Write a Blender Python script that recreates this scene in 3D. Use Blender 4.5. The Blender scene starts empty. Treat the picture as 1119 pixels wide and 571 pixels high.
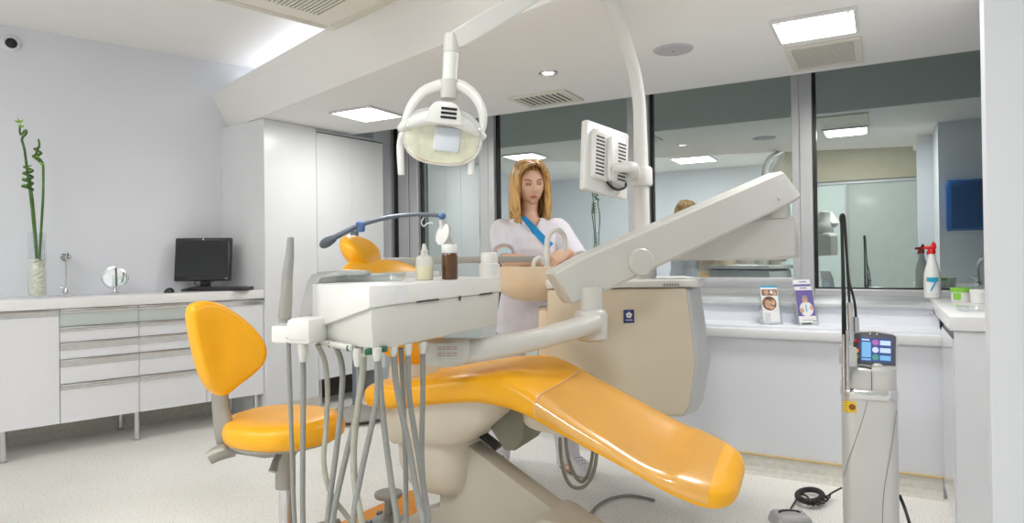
import bpy, bmesh, math, random
from mathutils import Vector, Matrix, noise
from mathutils.bvhtree import BVHTree
random.seed(7)
PI = math.pi
SC = bpy.context.scene
COL = SC.collection

# ------------------------------------------------------------------ camera
F_PX, YAW, PITCH, ROLL, SX, SY, EYE = 720.65, 0.508805, 0.005793, -0.013674, 1.18, -9.40, 1.2
fw = Vector((-math.sin(YAW)*math.cos(PITCH), math.cos(YAW)*math.cos(PITCH), math.sin(PITCH)))
rt0 = Vector((math.cos(YAW), math.sin(YAW), 0)); up0 = rt0.cross(fw)
rt = rt0*math.cos(ROLL) + up0*math.sin(ROLL); up = up0*math.cos(ROLL) - rt0*math.sin(ROLL)
cam_d = bpy.data.cameras.new('camera'); cam = bpy.data.objects.new('camera', cam_d); COL.objects.link(cam)
m3 = Matrix((rt, up, -fw)).transposed()
cam.matrix_world = Matrix.Translation((0, 0, EYE)) @ m3.to_4x4()
cam_d.sensor_width = 36; cam_d.lens = F_PX/1119*36
cam_d.shift_x = -SX/1119; cam_d.shift_y = SY/1119
cam_d.clip_start = .05
SC.camera = cam

# ------------------------------------------------------------------ world, exposure, large lights
w = bpy.data.worlds.new('world'); SC.world = w; w.use_nodes = True
w.node_tree.nodes['Background'].inputs[0].default_value = (.8, .88, 1, 1)
w.node_tree.nodes['Background'].inputs[1].default_value = .4
SC.view_settings.view_transform = 'Standard'; SC.view_settings.look = 'None'
SC.view_settings.exposure = 0.26; SC.view_settings.gamma = 1; SC.view_settings.use_curve_mapping = False
SC.cycles.max_bounces = 10; SC.cycles.diffuse_bounces = 6; SC.cycles.use_denoising = True
SC.cycles.sample_clamp_indirect = 6

def area(name, loc, size, power, color=(1, 1, 1), rot=(0, 0, 0), sy=None):
    l = bpy.data.lights.new(name, 'AREA'); l.energy = power; l.color = color
    l.shape = 'RECTANGLE'; l.size = size; l.size_y = sy or size
    o = bpy.data.objects.new(name, l); COL.objects.link(o); o.location = loc; o.rotation_euler = rot
    return o
LK = .42
area('panel_lamp_window', (-.255, 3.40, 2.245), .30, 34*LK, (1, .98, .95), (0, 0, 0))
area('panel_lamp_closet', (-3.28, 3.71, 2.245), .30, 22*LK, (1, .98, .95), (0, 0, 0))
for i, (x, y, e_) in enumerate([(-3.6, .0, 22), (-1.9, -.1, 34), (-.3, .2, 54), (-2.7, -1.2, 30), (-.9, -1.3, 48), (-4.3, -1.2, 18)]):
    area('fill_lamp_tray', (x, y, 2.765), .60, e_*LK, (1, .98, .96), (0, 0, 0))  # added fill lamps around and behind the camera, no such fittings known
# cove lamp tubes lying on the bulkhead, shining up and out on to the tray ceiling
area('cove_lamp', (-3.45, 3.32, 2.575), 2.2, 7*LK, (.88, .92, 1), (math.radians(160), 0, math.radians(-19.3)), .06)

# ------------------------------------------------------------------ helpers
def srgb(h, k=1.0):
    h = h.lstrip('#'); r = []
    for i in (0, 2, 4):
        v = int(h[i:i+2], 16)/255
        r.append((v/12.92 if v <= .04045 else ((v+.055)/1.055)**2.4)*k)
    return tuple(r)
MATS = {}
def mat(name, col, rough=.5, metal=0., spec=.5, var=.04, scale=6., bump=0., coat=0., emit=None, estr=1., alpha=1., trans=0.):
    if isinstance(col, str): col = srgb(col)
    m = bpy.data.materials.new(name); m.use_nodes = True; nt = m.node_tree; b = nt.nodes['Principled BSDF']
    b.inputs['Roughness'].default_value = rough; b.inputs['Metallic'].default_value = metal
    b.inputs['Specular IOR Level'].default_value = spec; b.inputs['Coat Weight'].default_value = coat
    b.inputs['Alpha'].default_value = alpha; b.inputs['Transmission Weight'].default_value = trans
    tc = nt.nodes.new('ShaderNodeTexCoord'); nz = nt.nodes.new('ShaderNodeTexNoise')
    nz.inputs['Scale'].default_value = scale; nz.inputs['Detail'].default_value = 3
    nt.links.new(tc.outputs['Object'], nz.inputs['Vector'])
    rp = nt.nodes.new('ShaderNodeValToRGB')
    rp.color_ramp.elements[0].position = .3; rp.color_ramp.elements[1].position = .7
    rp.color_ramp.elements[0].color = (*[c*(1-var) for c in col], 1); rp.color_ramp.elements[1].color = (*[min(1, c*(1+var)) for c in col], 1)
    nt.links.new(nz.outputs['Fac'], rp.inputs['Fac']); nt.links.new(rp.outputs['Color'], b.inputs['Base Color'])
    if bump:
        bp = nt.nodes.new('ShaderNodeBump'); bp.inputs['Strength'].default_value = bump; bp.inputs['Distance'].default_value = .002
        nt.links.new(nz.outputs['Fac'], bp.inputs['Height']); nt.links.new(bp.outputs['Normal'], b.inputs['Normal'])
    if emit:
        b.inputs['Emission Color'].default_value = (*(srgb(emit) if isinstance(emit, str) else emit), 1); b.inputs['Emission Strength'].default_value = estr
    MATS[name] = m
    return m
WALL = mat('wall_paint', (.74, .76, .81), .6, var=.015, scale=2)
CEIL = mat('ceiling_paint', (.86, .85, .83), .7, var=.01, scale=2)
WHITE = mat('white_laminate', (.76, .77, .79), .25, var=.01)
GLOSSW = mat('glossy_white_laminate', (.74, .75, .78), .12, var=.01)
TOPW = mat('white_solid_surface', (.80, .80, .80), .16, var=.01)
PLASTIC = mat('white_plastic', (.74, .74, .72), .28, var=.01)
PLASTG = mat('pale_grey_plastic', (.60, .60, .565), .32, var=.015)
CREAM = mat('cream_lacquer', (.66, .58, .45), .22, var=.02)
BEIGE = mat('beige_grey_plastic', (.46, .43, .36), .35, var=.02)
SHELL = mat('cream_shell_plastic', (.62, .58, .49), .32, var=.02)
PEACH = mat('bounce_tinted_ceramic', (.78, .66, .50), .12, var=.02)  # white ceramic; orange bounced off the chair is put into its tint
ORANGE = mat('orange_vinyl', (.93, .445, .008), .36, var=.03, scale=14, bump=.02)
ORANGE2 = mat('orange_vinyl_mat', (.80, .30, .015), .5, var=.05, scale=20)
GREY = mat('grey_plastic', (.32, .32, .31), .4, var=.03)
DGREY = mat('dark_grey_plastic', (.10, .105, .11), .45, var=.03)
GREYM = mat('warm_grey_metal', (.36, .345, .31), .35, metal=.3, var=.03)
HOSE = mat('grey_rubber', (.26, .265, .25), .45, var=.06, scale=20)
HOSE2 = mat('olive_grey_rubber', (.36, .36, .30), .45, var=.06, scale=20)
STEEL = mat('brushed_steel', (.62, .62, .63), .22, metal=1., var=.05, scale=30)
CHROME = mat('chrome', (.80, .81, .83), .06, metal=1., var=.01)
ALU = mat('satin_aluminium', (.55, .56, .57), .38, metal=.35, var=.03)
BLACK = mat('black_plastic', (.012, .012, .013), .3, var=.1)
BLKRUB = mat('black_rubber', (.015, .015, .015), .5, var=.1)
SCREENB = mat('black_screen', (.010, .012, .012), .12, var=.05)
BLUEARM = mat('blue_grey_lacquer', (.155, .18, .225), .3, metal=.2, var=.04)
BLUEJ = mat('blue_joint_plastic', (.10, .20, .42), .35, var=.04)
BLUEL = mat('royal_blue_plastic', (.012, .085, .33), .25, var=.04)
NAVY = mat('navy_sticker', (.015, .04, .20), .4, var=.04)
GRILLE = mat('cream_grille', (.72, .69, .60), .45, var=.02)
DARKSLOT = mat('dark_slot', (.05, .05, .045), .7, var=.1)
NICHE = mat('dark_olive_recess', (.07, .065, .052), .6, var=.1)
YELLOW = mat('yellow_sticker', (.82, .56, .03), .45, var=.03)
REDC = mat('red_plastic', (.62, .01, .012), .3, var=.04)
CYAN = mat('cyan_print', (.02, .36, .55), .4, var=.04)
GREEN = mat('green_lid', (.22, .52, .06), .35, var=.05)
DGREEN = mat('dark_green_socket', (.02, .10, .05), .4, var=.1)
PAPER = mat('white_paper', (.80, .80, .80), .6, var=.01)
PURPLE = mat('violet_print', (.17, .13, .36), .45, var=.1)
BROWNP = mat('brown_print', (.22, .11, .06), .5, var=.5, scale=60)
SKINP = mat('tan_print', (.62, .38, .26), .5, var=.2, scale=40)
INK = mat('dark_ink', (.06, .06, .08), .5, var=.1)
REDINK = mat('red_ink', (.40, .10, .09), .5, var=.1)
AMBER = mat('amber_glass', (.085, .030, .004), .06, var=.1, coat=.6)
LIQ = mat('pale_yellow_liquid', (.82, .72, .22), .15, var=.05)
SKIRT = mat('coved_vinyl_skirting', (.60, .58, .52), .5, var=.08, scale=40)
SKTRIM = mat('yellow_skirting_edge', (.62, .47, .22), .5, var=.05)
SKIN = mat('skin', (.70, .44, .31), .5, var=.06, scale=12)
LIPS = mat('lips', (.45, .13, .12), .4, var=.05)
LID = mat('eyelid_shadow', (.40, .215, .145), .5, var=.05)
BROW = mat('brow_hair', (.07, .035, .018), .6, var=.1)
CLOTH = mat('white_cotton', (.72, .70, .76), .8, var=.03, scale=25, bump=.1)
BLUETRIM = mat('azure_trim_cotton', (.005, .25, .58), .7, var=.05)
SHOE = mat('white_clog_rubber', (.72, .72, .76), .5, var=.03)
LEAF = mat('bamboo_green', (.060, .155, .018), .4, var=.5, scale=18)
LEAFL = mat('bamboo_leaf_green', (.25, .50, .03), .45, var=.2, scale=18)
PEBBLE = mat('cream_pebbles', (.90, .87, .76), .6, var=.12, scale=60)
FROST = mat('frosted_glass', (.62, .72, .70), .35, var=.03)
MINTG = mat('mint_back_painted_glass', (.50, .56, .54), .10, var=.03)
LAMPREF = mat('lamp_reflector', (.90, .85, .68), .16, metal=.6, var=.1, scale=40)

def mix_mat(name, build):
    m = bpy.data.materials.new(name); m.use_nodes = True; nt = m.node_tree
    for n in list(nt.nodes): nt.nodes.remove(n)
    out = nt.nodes.new('ShaderNodeOutputMaterial'); nt.links.new(build(nt), out.inputs['Surface'])
    return m
def pane_nodes(nt):   # tinted pane in front of a dark space: strong mirror over deep green grey
    d = nt.nodes.new('ShaderNodeBsdfDiffuse'); d.inputs['Color'].default_value = (.050, .080, .080, 1)
    g = nt.nodes.new('ShaderNodeBsdfGlossy'); g.inputs['Color'].default_value = (.88, .96, .95, 1); g.inputs['Roughness'].default_value = 0.0
    mx = nt.nodes.new('ShaderNodeMixShader'); mx.inputs[0].default_value = .66
    nt.links.new(d.outputs[0], mx.inputs[1]); nt.links.new(g.outputs[0], mx.inputs[2]); return mx.outputs[0]
PANE = mix_mat('reflective_tinted_glass', pane_nodes)
def clear_nodes(nt, tint=(.96, .98, .98), refl=.10, col=(1, 1, 1)):
    t = nt.nodes.new('ShaderNodeBsdfTransparent'); t.inputs['Color'].default_value = (*tint, 1)
    g = nt.nodes.new('ShaderNodeBsdfGlossy'); g.inputs['Roughness'].default_value = .04; g.inputs['Color'].default_value = (*col, 1)
    fr = nt.nodes.new('ShaderNodeLayerWeight'); fr.inputs['Blend'].default_value = .28
    ad = nt.nodes.new('ShaderNodeMath'); ad.operation = 'MULTIPLY_ADD'; ad.inputs[1].default_value = .6; ad.inputs[2].default_value = refl*.4
    nt.links.new(fr.outputs['Facing'], ad.inputs[0])
    mx = nt.nodes.new('ShaderNodeMixShader')
    nt.links.new(ad.outputs[0], mx.inputs[0]); nt.links.new(t.outputs[0], mx.inputs[1]); nt.links.new(g.outputs[0], mx.inputs[2]); return mx.outputs[0]
CLEAR = mix_mat('clear_glass', clear_nodes)
CLEARP = mix_mat('clear_acrylic', lambda nt: clear_nodes(nt, (.96, .97, .97), .08))
def film_nodes(nt):
    t = nt.nodes.new('ShaderNodeBsdfTransparent'); t.inputs['Color'].default_value = (.96, .96, .96, 1)
    g = nt.nodes.new('ShaderNodeBsdfGlossy'); g.inputs['Roughness'].default_value = .16
    d = nt.nodes.new('ShaderNodeBsdfDiffuse'); d.inputs['Color'].default_value = (.92, .80, .52, 1)
    m1 = nt.nodes.new('ShaderNodeMixShader'); m1.inputs[0].default_value = .10
    m2 = nt.nodes.new('ShaderNodeMixShader'); m2.inputs[0].default_value = .11
    nt.links.new(t.outputs[0], m1.inputs[1]); nt.links.new(d.outputs[0], m1.inputs[2])
    nt.links.new(m1.outputs[0], m2.inputs[1]); nt.links.new(g.outputs[0], m2.inputs[2]); return m2.outputs[0]
FILM = mix_mat('clear_plastic_film', film_nodes)
def milky_nodes(nt):
    t = nt.nodes.new('ShaderNodeBsdfTransparent'); t.inputs['Color'].default_value = (.95, .95, .9, 1)
    d = nt.nodes.new('ShaderNodeBsdfPrincipled'); d.inputs['Base Color'].default_value = (.85, .87, .85, 1); d.inputs['Roughness'].default_value = .2
    m1 = nt.nodes.new('ShaderNodeMixShader'); m1.inputs[0].default_value = .45
    nt.links.new(t.outputs[0], m1.inputs[1]); nt.links.new(d.outputs[0], m1.inputs[2]); return m1.outputs[0]
MILKY = mix_mat('milky_plastic', milky_nodes)
def emit_nodes(col, s):
    def f(nt):
        e = nt.nodes.new('ShaderNodeEmission'); e.inputs[0].default_value = (*col, 1); e.inputs[1].default_value = s; return e.outputs[0]
    return f
LIT = mix_mat('lit_diffuser', emit_nodes((1, .99, .97), 6.0))
LITSPOT = mix_mat('lit_spot', emit_nodes((1, .96, .88), 4.0))
SCR = [mix_mat('screen_'+n, emit_nodes(srgb(c), 1.0)) for n, c in (('base', '#4a5a8c'), ('bar', '#7fb4e0'), ('disc', '#cfd4ec'), ('line', '#c4d8f4'), ('pink', '#b070b0'), ('green', '#5c9a8c'), ('orange', '#e08a28'))]
def floor_nodes(nt):
    b = nt.nodes.new('ShaderNodeBsdfPrincipled'); tc = nt.nodes.new('ShaderNodeTexCoord')
    v = nt.nodes.new('ShaderNodeTexVoronoi'); v.inputs['Scale'].default_value = 75
    nz = nt.nodes.new('ShaderNodeTexNoise'); nz.inputs['Scale'].default_value = 1.6; nz.inputs['Detail'].default_value = 2
    sp = nt.nodes.new('ShaderNodeTexNoise'); sp.inputs['Scale'].default_value = 110; sp.inputs['Detail'].default_value = 2
    for n in (v, nz, sp): nt.links.new(tc.outputs['Object'], n.inputs['Vector'])
    r1 = nt.nodes.new('ShaderNodeValToRGB'); e = r1.color_ramp.elements
    e[0].position = .28; e[0].color = (.50, .47, .40, 1); e[1].position = .44; e[1].color = (.84, .83, .79, 1)
    nt.links.new(sp.outputs['Fac'], r1.inputs['Fac'])
    r2 = nt.nodes.new('ShaderNodeValToRGB'); e = r2.color_ramp.elements
    e[0].position = .3; e[0].color = (.93, .93, .92, 1); e[1].position = .7; e[1].color = (1, 1, 1, 1)
    nt.links.new(nz.outputs['Fac'], r2.inputs['Fac'])
    mx = nt.nodes.new('ShaderNodeMix'); mx.data_type = 'RGBA'; mx.blend_type = 'MULTIPLY'; mx.inputs[0].default_value = 1
    nt.links.new(r1.outputs[0], mx.inputs[6]); nt.links.new(r2.outputs[0], mx.inputs[7])
    nt.links.new(mx.outputs[2], b.inputs['Base Color']); b.inputs['Roughness'].default_value = .38
    return b.outputs[0]
FLOORM = mix_mat('speckled_terrazzo_vinyl', floor_nodes)

# measuring helpers: a viewing direction through the photograph, met with a real height / plane / distance
def ray(x, y): return fw + rt*((x-559.5-SX)/F_PX) - up*((y-285.5-SY)/F_PX)
EYEV = Vector((0, 0, EYE))
def P(x, y, d): return EYEV + ray(x, y)*d                       # at distance d ahead of the camera
def PZ(x, y, z): r = ray(x, y); return EYEV + r*((z-EYE)/r.z)    # at height z
def PY(x, y, Y): r = ray(x, y); return EYEV + r*(Y/r.y)          # on the plane parallel to the window
def PN(x, y, n, d): r = ray(x, y); return EYEV + r*((d-n.dot(EYEV))/n.dot(r))
KM = Matrix.Rotation(YAW, 4, 'Z')                                # room axes turned so that x runs across the view
def k3(x, y, d): return KM.inverted() @ P(x, y, d)
def frame(loc, yaw=0.): return Matrix.Translation(loc) @ Matrix.Rotation(yaw, 4, 'Z')

class B:
    def __init__(s, M=None): s.bm = bmesh.new(); s.M = M or Matrix.Identity(4)
    def _new(s, bm2, M2=None, bevel=0, seg=2, bevang=None):
        if bevel:
            es = [e for e in bm2.edges if len(e.link_faces) == 2 and e.calc_face_angle(0) > (bevang or .5)]
            bmesh.ops.bevel(bm2, geom=es, offset=bevel, segments=seg, affect='EDGES', profile=.5, clamp_overlap=True)
        M = s.M @ M2 if M2 is not None else s.M
        vm = {}
        for v in bm2.verts: vm[v] = s.bm.verts.new(M @ v.co)
        for f in bm2.faces:
            try:
                g = s.bm.faces.new([vm[v] for v in f.verts]); g.material_index = f.material_index
            except ValueError: pass
        bm2.free(); return s
    def box(s, lo, hi, bevel=.003, seg=2, M2=None):
        b = bmesh.new(); bmesh.ops.create_cube(b, size=1)
        lo, hi = Vector(lo), Vector(hi)
        for v in b.verts: v.co = Vector([(lo[i]+hi[i])/2 + v.co[i]*(hi[i]-lo[i]) for i in range(3)])
        return s._new(b, M2, bevel, seg)
    def loft(s, rings, cap=True, closed=True, bevel=0, M2=None):
        b = bmesh.new(); vs = [[b.verts.new(Vector(p)) for p in r] for r in rings]
        n = len(rings[0])
        for i in range(len(vs)-1):
            for j in range(n if closed else n-1):
                b.faces.new((vs[i][j], vs[i][(j+1) % n], vs[i+1][(j+1) % n], vs[i+1][j]))
        if cap and closed:
            for r in (vs[0], vs[-1]):
                try: b.faces.new(r)
                except ValueError: pass
        bmesh.ops.recalc_face_normals(b, faces=b.faces)
        return s._new(b, M2, bevel)
    def prism(s, pts, h0, h1, bevel=.003, seg=2, M2=None, axis='z'):
        f = {'z': lambda u, v, h: (u, v, h), 'y': lambda u, v, h: (u, h, v), 'x': lambda u, v, h: (h, u, v)}[axis]
        b = bmesh.new(); a = [b.verts.new(f(u, v, h0)) for u, v in pts]; c = [b.verts.new(f(u, v, h1)) for u, v in pts]
        n = len(pts); b.faces.new(a); b.faces.new(c)
        for j in range(n): b.faces.new((a[j], a[(j+1) % n], c[(j+1) % n], c[j]))
        bmesh.ops.recalc_face_normals(b, faces=b.faces)
        return s._new(b, M2, bevel, seg)
    def tube(s, pts, r, seg=12, smooth=0, M2=None, flat=1.0, flatdir=None):
        pts = [Vector(p) for p in pts]; rr = list(r) if hasattr(r, '__len__') else [r]*len(pts)
        if smooth:
            np_, nr = [], []
            for i in range(len(pts)-1):
                p0, p1, p2, p3 = pts[max(i-1, 0)], pts[i], pts[i+1], pts[min(i+2, len(pts)-1)]
                for k in range(smooth):
                    t = k/smooth
                    np_.append(.5*((2*p1)+(p2-p0)*t+(2*p0-5*p1+4*p2-p3)*t*t+(3*p1-p0-3*p2+p3)*t**3)); nr.append(rr[i]*(1-t)+rr[i+1]*t)
            np_.append(pts[-1]); nr.append(rr[-1]); pts, rr = np_, nr
        t = (pts[1]-pts[0]).normalized(); u = Vector(flatdir) if flatdir else (Vector((0, 0, 1)) if abs(t.z) < .9 else Vector((1, 0, 0)))
        rings = []
        for i, p in enumerate(pts):
            t = (pts[min(i+1, len(pts)-1)]-pts[max(i-1, 0)])
            t = t.normalized() if t.length > 1e-9 else Vector((0, 0, 1))
            v = t.cross(u).normalized() if t.cross(u).length > 1e-6 else t.orthogonal().normalized()
            u = v.cross(t).normalized()
            rings.append([p + (u*math.cos(a)*flat + v*math.sin(a))*rr[i] for a in [2*PI*k/seg for k in range(seg)]])
        return s.loft(rings, M2=M2)
    def lathe(s, prof, c=(0, 0, 0), seg=24, M2=None):
        c = Vector(c)
        return s.loft([[c+Vector((max(r, .0002)*math.cos(a), max(r, .0002)*math.sin(a), z)) for a in [2*PI*k/seg for k in range(seg)]] for r, z in prof], M2=M2)
    def ell(s, c, r, u=20, v=12, M2=None, e=1.0):
        b = bmesh.new(); bmesh.ops.create_uvsphere(b, u_segments=u, v_segments=v, radius=1)
        c = Vector(c)
        for x in b.verts:
            q = x.co
            if e != 1: q = Vector([math.copysign(abs(k)**e, k) for k in q])
            x.co = c + Vector((q.x*r[0], q.y*r[1], q.z*r[2]))
        return s._new(b, M2)

def finish(me, mats, smooth=True, ang=42):
    for m in (mats if isinstance(mats, (list, tuple)) else [mats]): me.materials.append(m)
    if smooth:
        me.polygons.foreach_set('use_smooth', [True]*len(me.polygons)); me.update()
        try: me.set_sharp_from_angle(angle=math.radians(ang))
        except Exception: pass
def base_of(p):
    if p is None: return Vector((0, 0, 0))
    return Vector(p.location) + base_of(p.parent)
def obj(name, b, m, parent=None, smooth=True, ang=42):
    bm = b.bm if isinstance(b, B) else b
    bmesh.ops.recalc_face_normals(bm, faces=bm.faces)
    me = bpy.data.meshes.new(name)
    if parent is not None:
        off = base_of(parent); loc = Vector((0, 0, 0))
    else:
        xs = [v.co for v in bm.verts]; off = Vector(((min(v.x for v in xs)+max(v.x for v in xs))/2, (min(v.y for v in xs)+max(v.y for v in xs))/2, min(v.z for v in xs))); loc = off
    for v in bm.verts: v.co -= off
    bm.to_mesh(me); bm.free(); finish(me, m, smooth, ang)
    o = bpy.data.objects.new(name, me); COL.objects.link(o); o.location = loc
    if parent is not None: o.parent = parent
    return o
def tag(o, label, cat, group=None, kind=None):
    o['label'] = label; o['category'] = cat
    if group: o['group'] = group
    if kind: o['kind'] = kind
    return o
def thing(name, label, cat, loc, group=None):
    o = bpy.data.objects.new(name, None); COL.objects.link(o); o.location = loc; o.empty_display_size = .1
    return tag(o, label, cat, group)
def struct(name, b, m, parent=None, smooth=False):
    o = obj(name, b, m, parent, smooth)
    if parent is None: o['kind'] = 'structure'
    return o
def copy_tree(o, delta, label=None, parent=None):
    c = o.copy(); COL.objects.link(c)
    if parent is None: c.location = Vector(o.location) + Vector(delta)
    else: c.parent = parent
    if label: c['label'] = label
    for ch in [x for x in bpy.data.objects if x.parent == o]: copy_tree(ch, delta, None, c)
    return c
def remeshed(b, voxel, smooth_it=4):
    me = bpy.data.meshes.new('tmp'); b.bm.to_mesh(me); b.bm.free()
    o = bpy.data.objects.new('tmp', me); COL.objects.link(o)
    md = o.modifiers.new('r', 'REMESH'); md.mode = 'VOXEL'; md.voxel_size = voxel
    if smooth_it:
        sm = o.modifiers.new('s', 'SMOOTH'); sm.factor = .5; sm.iterations = smooth_it
    dg = bpy.context.evaluated_depsgraph_get(); dg.update()
    m2 = bpy.data.meshes.new_from_object(o.evaluated_get(dg))
    bm = bmesh.new(); bm.from_mesh(m2)
    bpy.data.objects.remove(o); bpy.data.meshes.remove(me); bpy.data.meshes.remove(m2)
    r = B(); r.bm = bm; return r
def glyphs(txt, size, M, m, name, parent, depth=.0008):
    cu = bpy.data.curves.new('t', 'FONT'); cu.body = txt; cu.size = size; cu.extrude = depth; cu.align_x = 'CENTER'; cu.align_y = 'CENTER'
    o = bpy.data.objects.new('t', cu); COL.objects.link(o)
    dg = bpy.context.evaluated_depsgraph_get(); dg.update()
    me = bpy.data.meshes.new_from_object(o.evaluated_get(dg)); bm = bmesh.new(); bm.from_mesh(me)
    bpy.data.objects.remove(o); bpy.data.curves.remove(cu)
    b = B(M); b._new(bm); return obj(name, b, m, parent, smooth=False)
def rrect(w, h, r, n=5):
    pts = []
    for cx, cy, a0 in ((w/2-r, h/2-r, 0), (-w/2+r, h/2-r, 90), (-w/2+r, -h/2+r, 180), (w/2-r, -h/2+r, 270)):
        for k in range(n+1):
            a = math.radians(a0+90*k/n); pts.append((cx+r*math.cos(a), cy+r*math.sin(a)))
    return pts
def aim(p, zdir, xdir):                                           # frame at p with its z along zdir, x near xdir
    z = Vector(zdir).normalized(); x = Vector(xdir); x = (x-z*x.dot(z)).normalized(); y = z.cross(x)
    M = Matrix((x, y, z)).transposed().to_4x4(); M.translation = Vector(p); return M

# ------------------------------------------------------------------ the room
ZC, ZT, YG, YC, YW = 2.2676, 2.788, 4.941, 4.285, 3.82
NC = Vector((.9422, -.3352, 0)); UC = Vector((.3352, .9422, 0))   # cabinet wall: outward normal and direction
DC = -4.9786; DW = DC-.54
NL = Vector((.99246, -.12259, 0)); UL = Vector((.12259, .99246, 0)); DL = -4.4294   # closet front
struct('floor', B().prism([(-7, -2.6), (2.2, -2.6), (2.2, 5.2), (-7, 5.2)], -.1, 0, 0), FLOORM)
wl = lambda s: NC*DW + UC*s
a, b_ = wl(-5.2), wl(2.05)
struct('wall_left', B().prism([(a.x, a.y), (b_.x, b_.y), (b_.x-.2, b_.y), (a.x-.2, a.y)], 0, 2.9, 0), WALL)
# soffit ceiling (lower) with its slanted bulkhead face
e0, e1 = Vector((-4.75, 3.60)), Vector((2.2, 1.44))
u0, u1 = Vector((-4.85, 3.48)), Vector((2.2, 1.15))
bm = B(); bm.loft([[(e0.x, e0.y, ZC), (e0.x, YC, ZC), (u0.x, YC, 2.526), (u0.x, u0.y, 2.526)], [(e1.x, e1.y, ZC), (e1.x, YC, ZC), (u1.x, YC, 2.526), (u1.x, u1.y, 2.526)]])
struct('ceiling_soffit', bm, CEIL)
struct('wall_pocket', B().box((-4.8, YC-.09, 2.50), (2.2, YC-.006, ZT), 0), CEIL)
struct('ceiling', B().prism([(-7, -2.6), (2.2, -2.6), (2.2, 5.2), (-7, 5.2)], ZT, ZT+.1, 0), CEIL)
# window side: low wall, deep sill, dark facade behind the panes
struct('wall_back', B().box((-1.66, YW, 0), (.261, YW+.26, .80), 0).box((-1.66, YW+.26, 0), (.261, YG-.06, .872), 0).box((-1.66, YW+.26, .872), (.236, YG+.1, .895), 0).box((.236, YG-.05, 0), (2.2, YG+.1, .895), 0), WALL)
struct('wall_facade', B().box((-4.8, YG+.12, .8), (2.2, YG+.2, 2.9), 0).box((-4.8, YG+.12, 0), (-1.6, YG+.2, .8), 0), DGREY)
tag(obj('wall_shelf', B().box((-1.68, YW-.03, .738), (.261, YW+.25, .787), .004), WHITE), 'long white ledge under the windows holding two leaflet holders', 'shelf')
tag(obj('window_sill_board', B().box((-1.68, YW+.24, .893), (.25, YG-.03, .915), .003), ALU), 'deep aluminium sill board running under the window frames', 'window sill')
struct('baseboard_back', B().box((-1.66, YW-.012, 0), (.247, YW, .092), .002).prism([(YW-.012, 0), (YW-.06, 0), (YW-.035, .012), (YW-.020, .035), (YW-.012, .07)], -1.66, .247, 0, axis='x'), SKIRT)
struct('trim_1', B().box((-1.66, YW-.014, .092), (.247, YW, .101), .001), SKTRIM)
# right-hand pier, niche wall behind it, right wall
struct('wall_right', B().box((.3035, 2.62, 0), (2.2, 2.72, ZC), .002), WALL)
struct('wall_right_niche', B().box((.425, 2.72, 0), (1.1, 3.38, ZC), .002), WALL)
struct('wall_right_side', B().box((2.1, -2.6, 0), (2.2, 5.2, 2.9), 0), WALL)
struct('wall_right_header', B().box((.300, 2.10, 2.215), (2.2, 2.73, 2.268), .002), CEIL)
struct('wall_rear', B().box((-7, -2.7, 0), (2.2, -2.6, 2.9), 0), WALL)
struct('wall_soffit_end', B().box((-5.0, 4.66, 0), (-4.05, 5.2, 2.9), 0), WALL)
# frosted glass partition at the rear, seen only in the panes
for i, (xa, xb) in enumerate([(-1.35, -.45), (-.42, .45), (.48, 1.3)]):
    d = struct('door_%d' % (i+1), B().box((xa, -1.02, .05), (xb, -1.0, 2.2), .002), FROST if i != 1 else MINTG)
    obj('door_frame', B().box((xa-.03, -1.04, 0), (xa, -.98, 2.2)).box((xa-.03, -1.04, 2.2), (xb, -.98, 2.25)), ALU, d, smooth=False)
struct('wall_rear_header', B().box((-1.4, -1.1, 2.25), (1.4, -.95, 2.79), 0), mat('beige_paint', (.42, .39, .30), .6))

# windows
def window(n, x0, x1, z0, fl, fr, sash):
    fz = .900 if z0 > .5 else .0
    f = B().box((x0-fl, YG-.06, fz), (x0, YG+.06, ZT), .004).box((x1, YG-.06, fz), (x1+fr, YG+.06, ZT), .004)
    f.box((x0, YG-.055, fz), (x1, YG+.06, z0), .004)
    o = struct('window_%d' % n, f, ALU)
    obj('pane', B().box((x0, YG+.0, z0), (x1, YG+.012, ZT), 0), PANE, o, smooth=False)
    g = B().box((x1-.004, YG-.012, z0), (x1+.002, YG, ZT), 0).box((x0-.002, YG-.02, z0), (x0+.022, YG, ZT), 0).box((x0, YG-.012, z0-.003), (x1, YG, z0+.010), 0)  # black strips put the shadowed gaps along the frames into colour
    obj('shadow_gap', g, BLACK, o, smooth=False)
    if sash:
        s_ = B().box((x0, YG-.03, z0+.0), (x1, YG-.002, z0+.075), .004)
        obj('sash_rail', s_, ALU, o)
    return o
window(1, -3.72, -3.05, .06, .10, .09, False)
window(2, -2.90, -1.70, .06, .06, .10, False)
window(3, -1.53, -.525, .955, .07, .05, True)
window(4, -.395, 2.0, .955, .08, .05, False)
struct('window_5', B().box((-4.10, YG-.06, .0), (-4.03, YG+.06, ZT), .004).box((-3.95, YG-.06, .0), (-3.83, YG+.06, ZT), .004), ALU)
obj('shadow_gap', B().box((-4.03, YG-.02, .0), (-3.95, YG+.05, ZT), 0), BLACK, bpy.data.objects['window_5'], smooth=False)  # black sheet standing for the shadowed gap between the two frame posts

# skirting under the left cabinets
a, b_ = wl(-4.0), wl(1.9)
b = B(); b.loft([[wl(-4.0)+Vector((0, 0, z))+NC*o for o, z in ((0, 0), (.05, 0), (.03, .02), (.012, .05), (.012, .10), (0, .10))], [wl(1.9)+Vector((0, 0, z))+NC*o for o, z in ((0, 0), (.05, 0), (.03, .02), (.012, .05), (.012, .10), (0, .10))]])
struct('baseboard_left', b, SKIRT)

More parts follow.
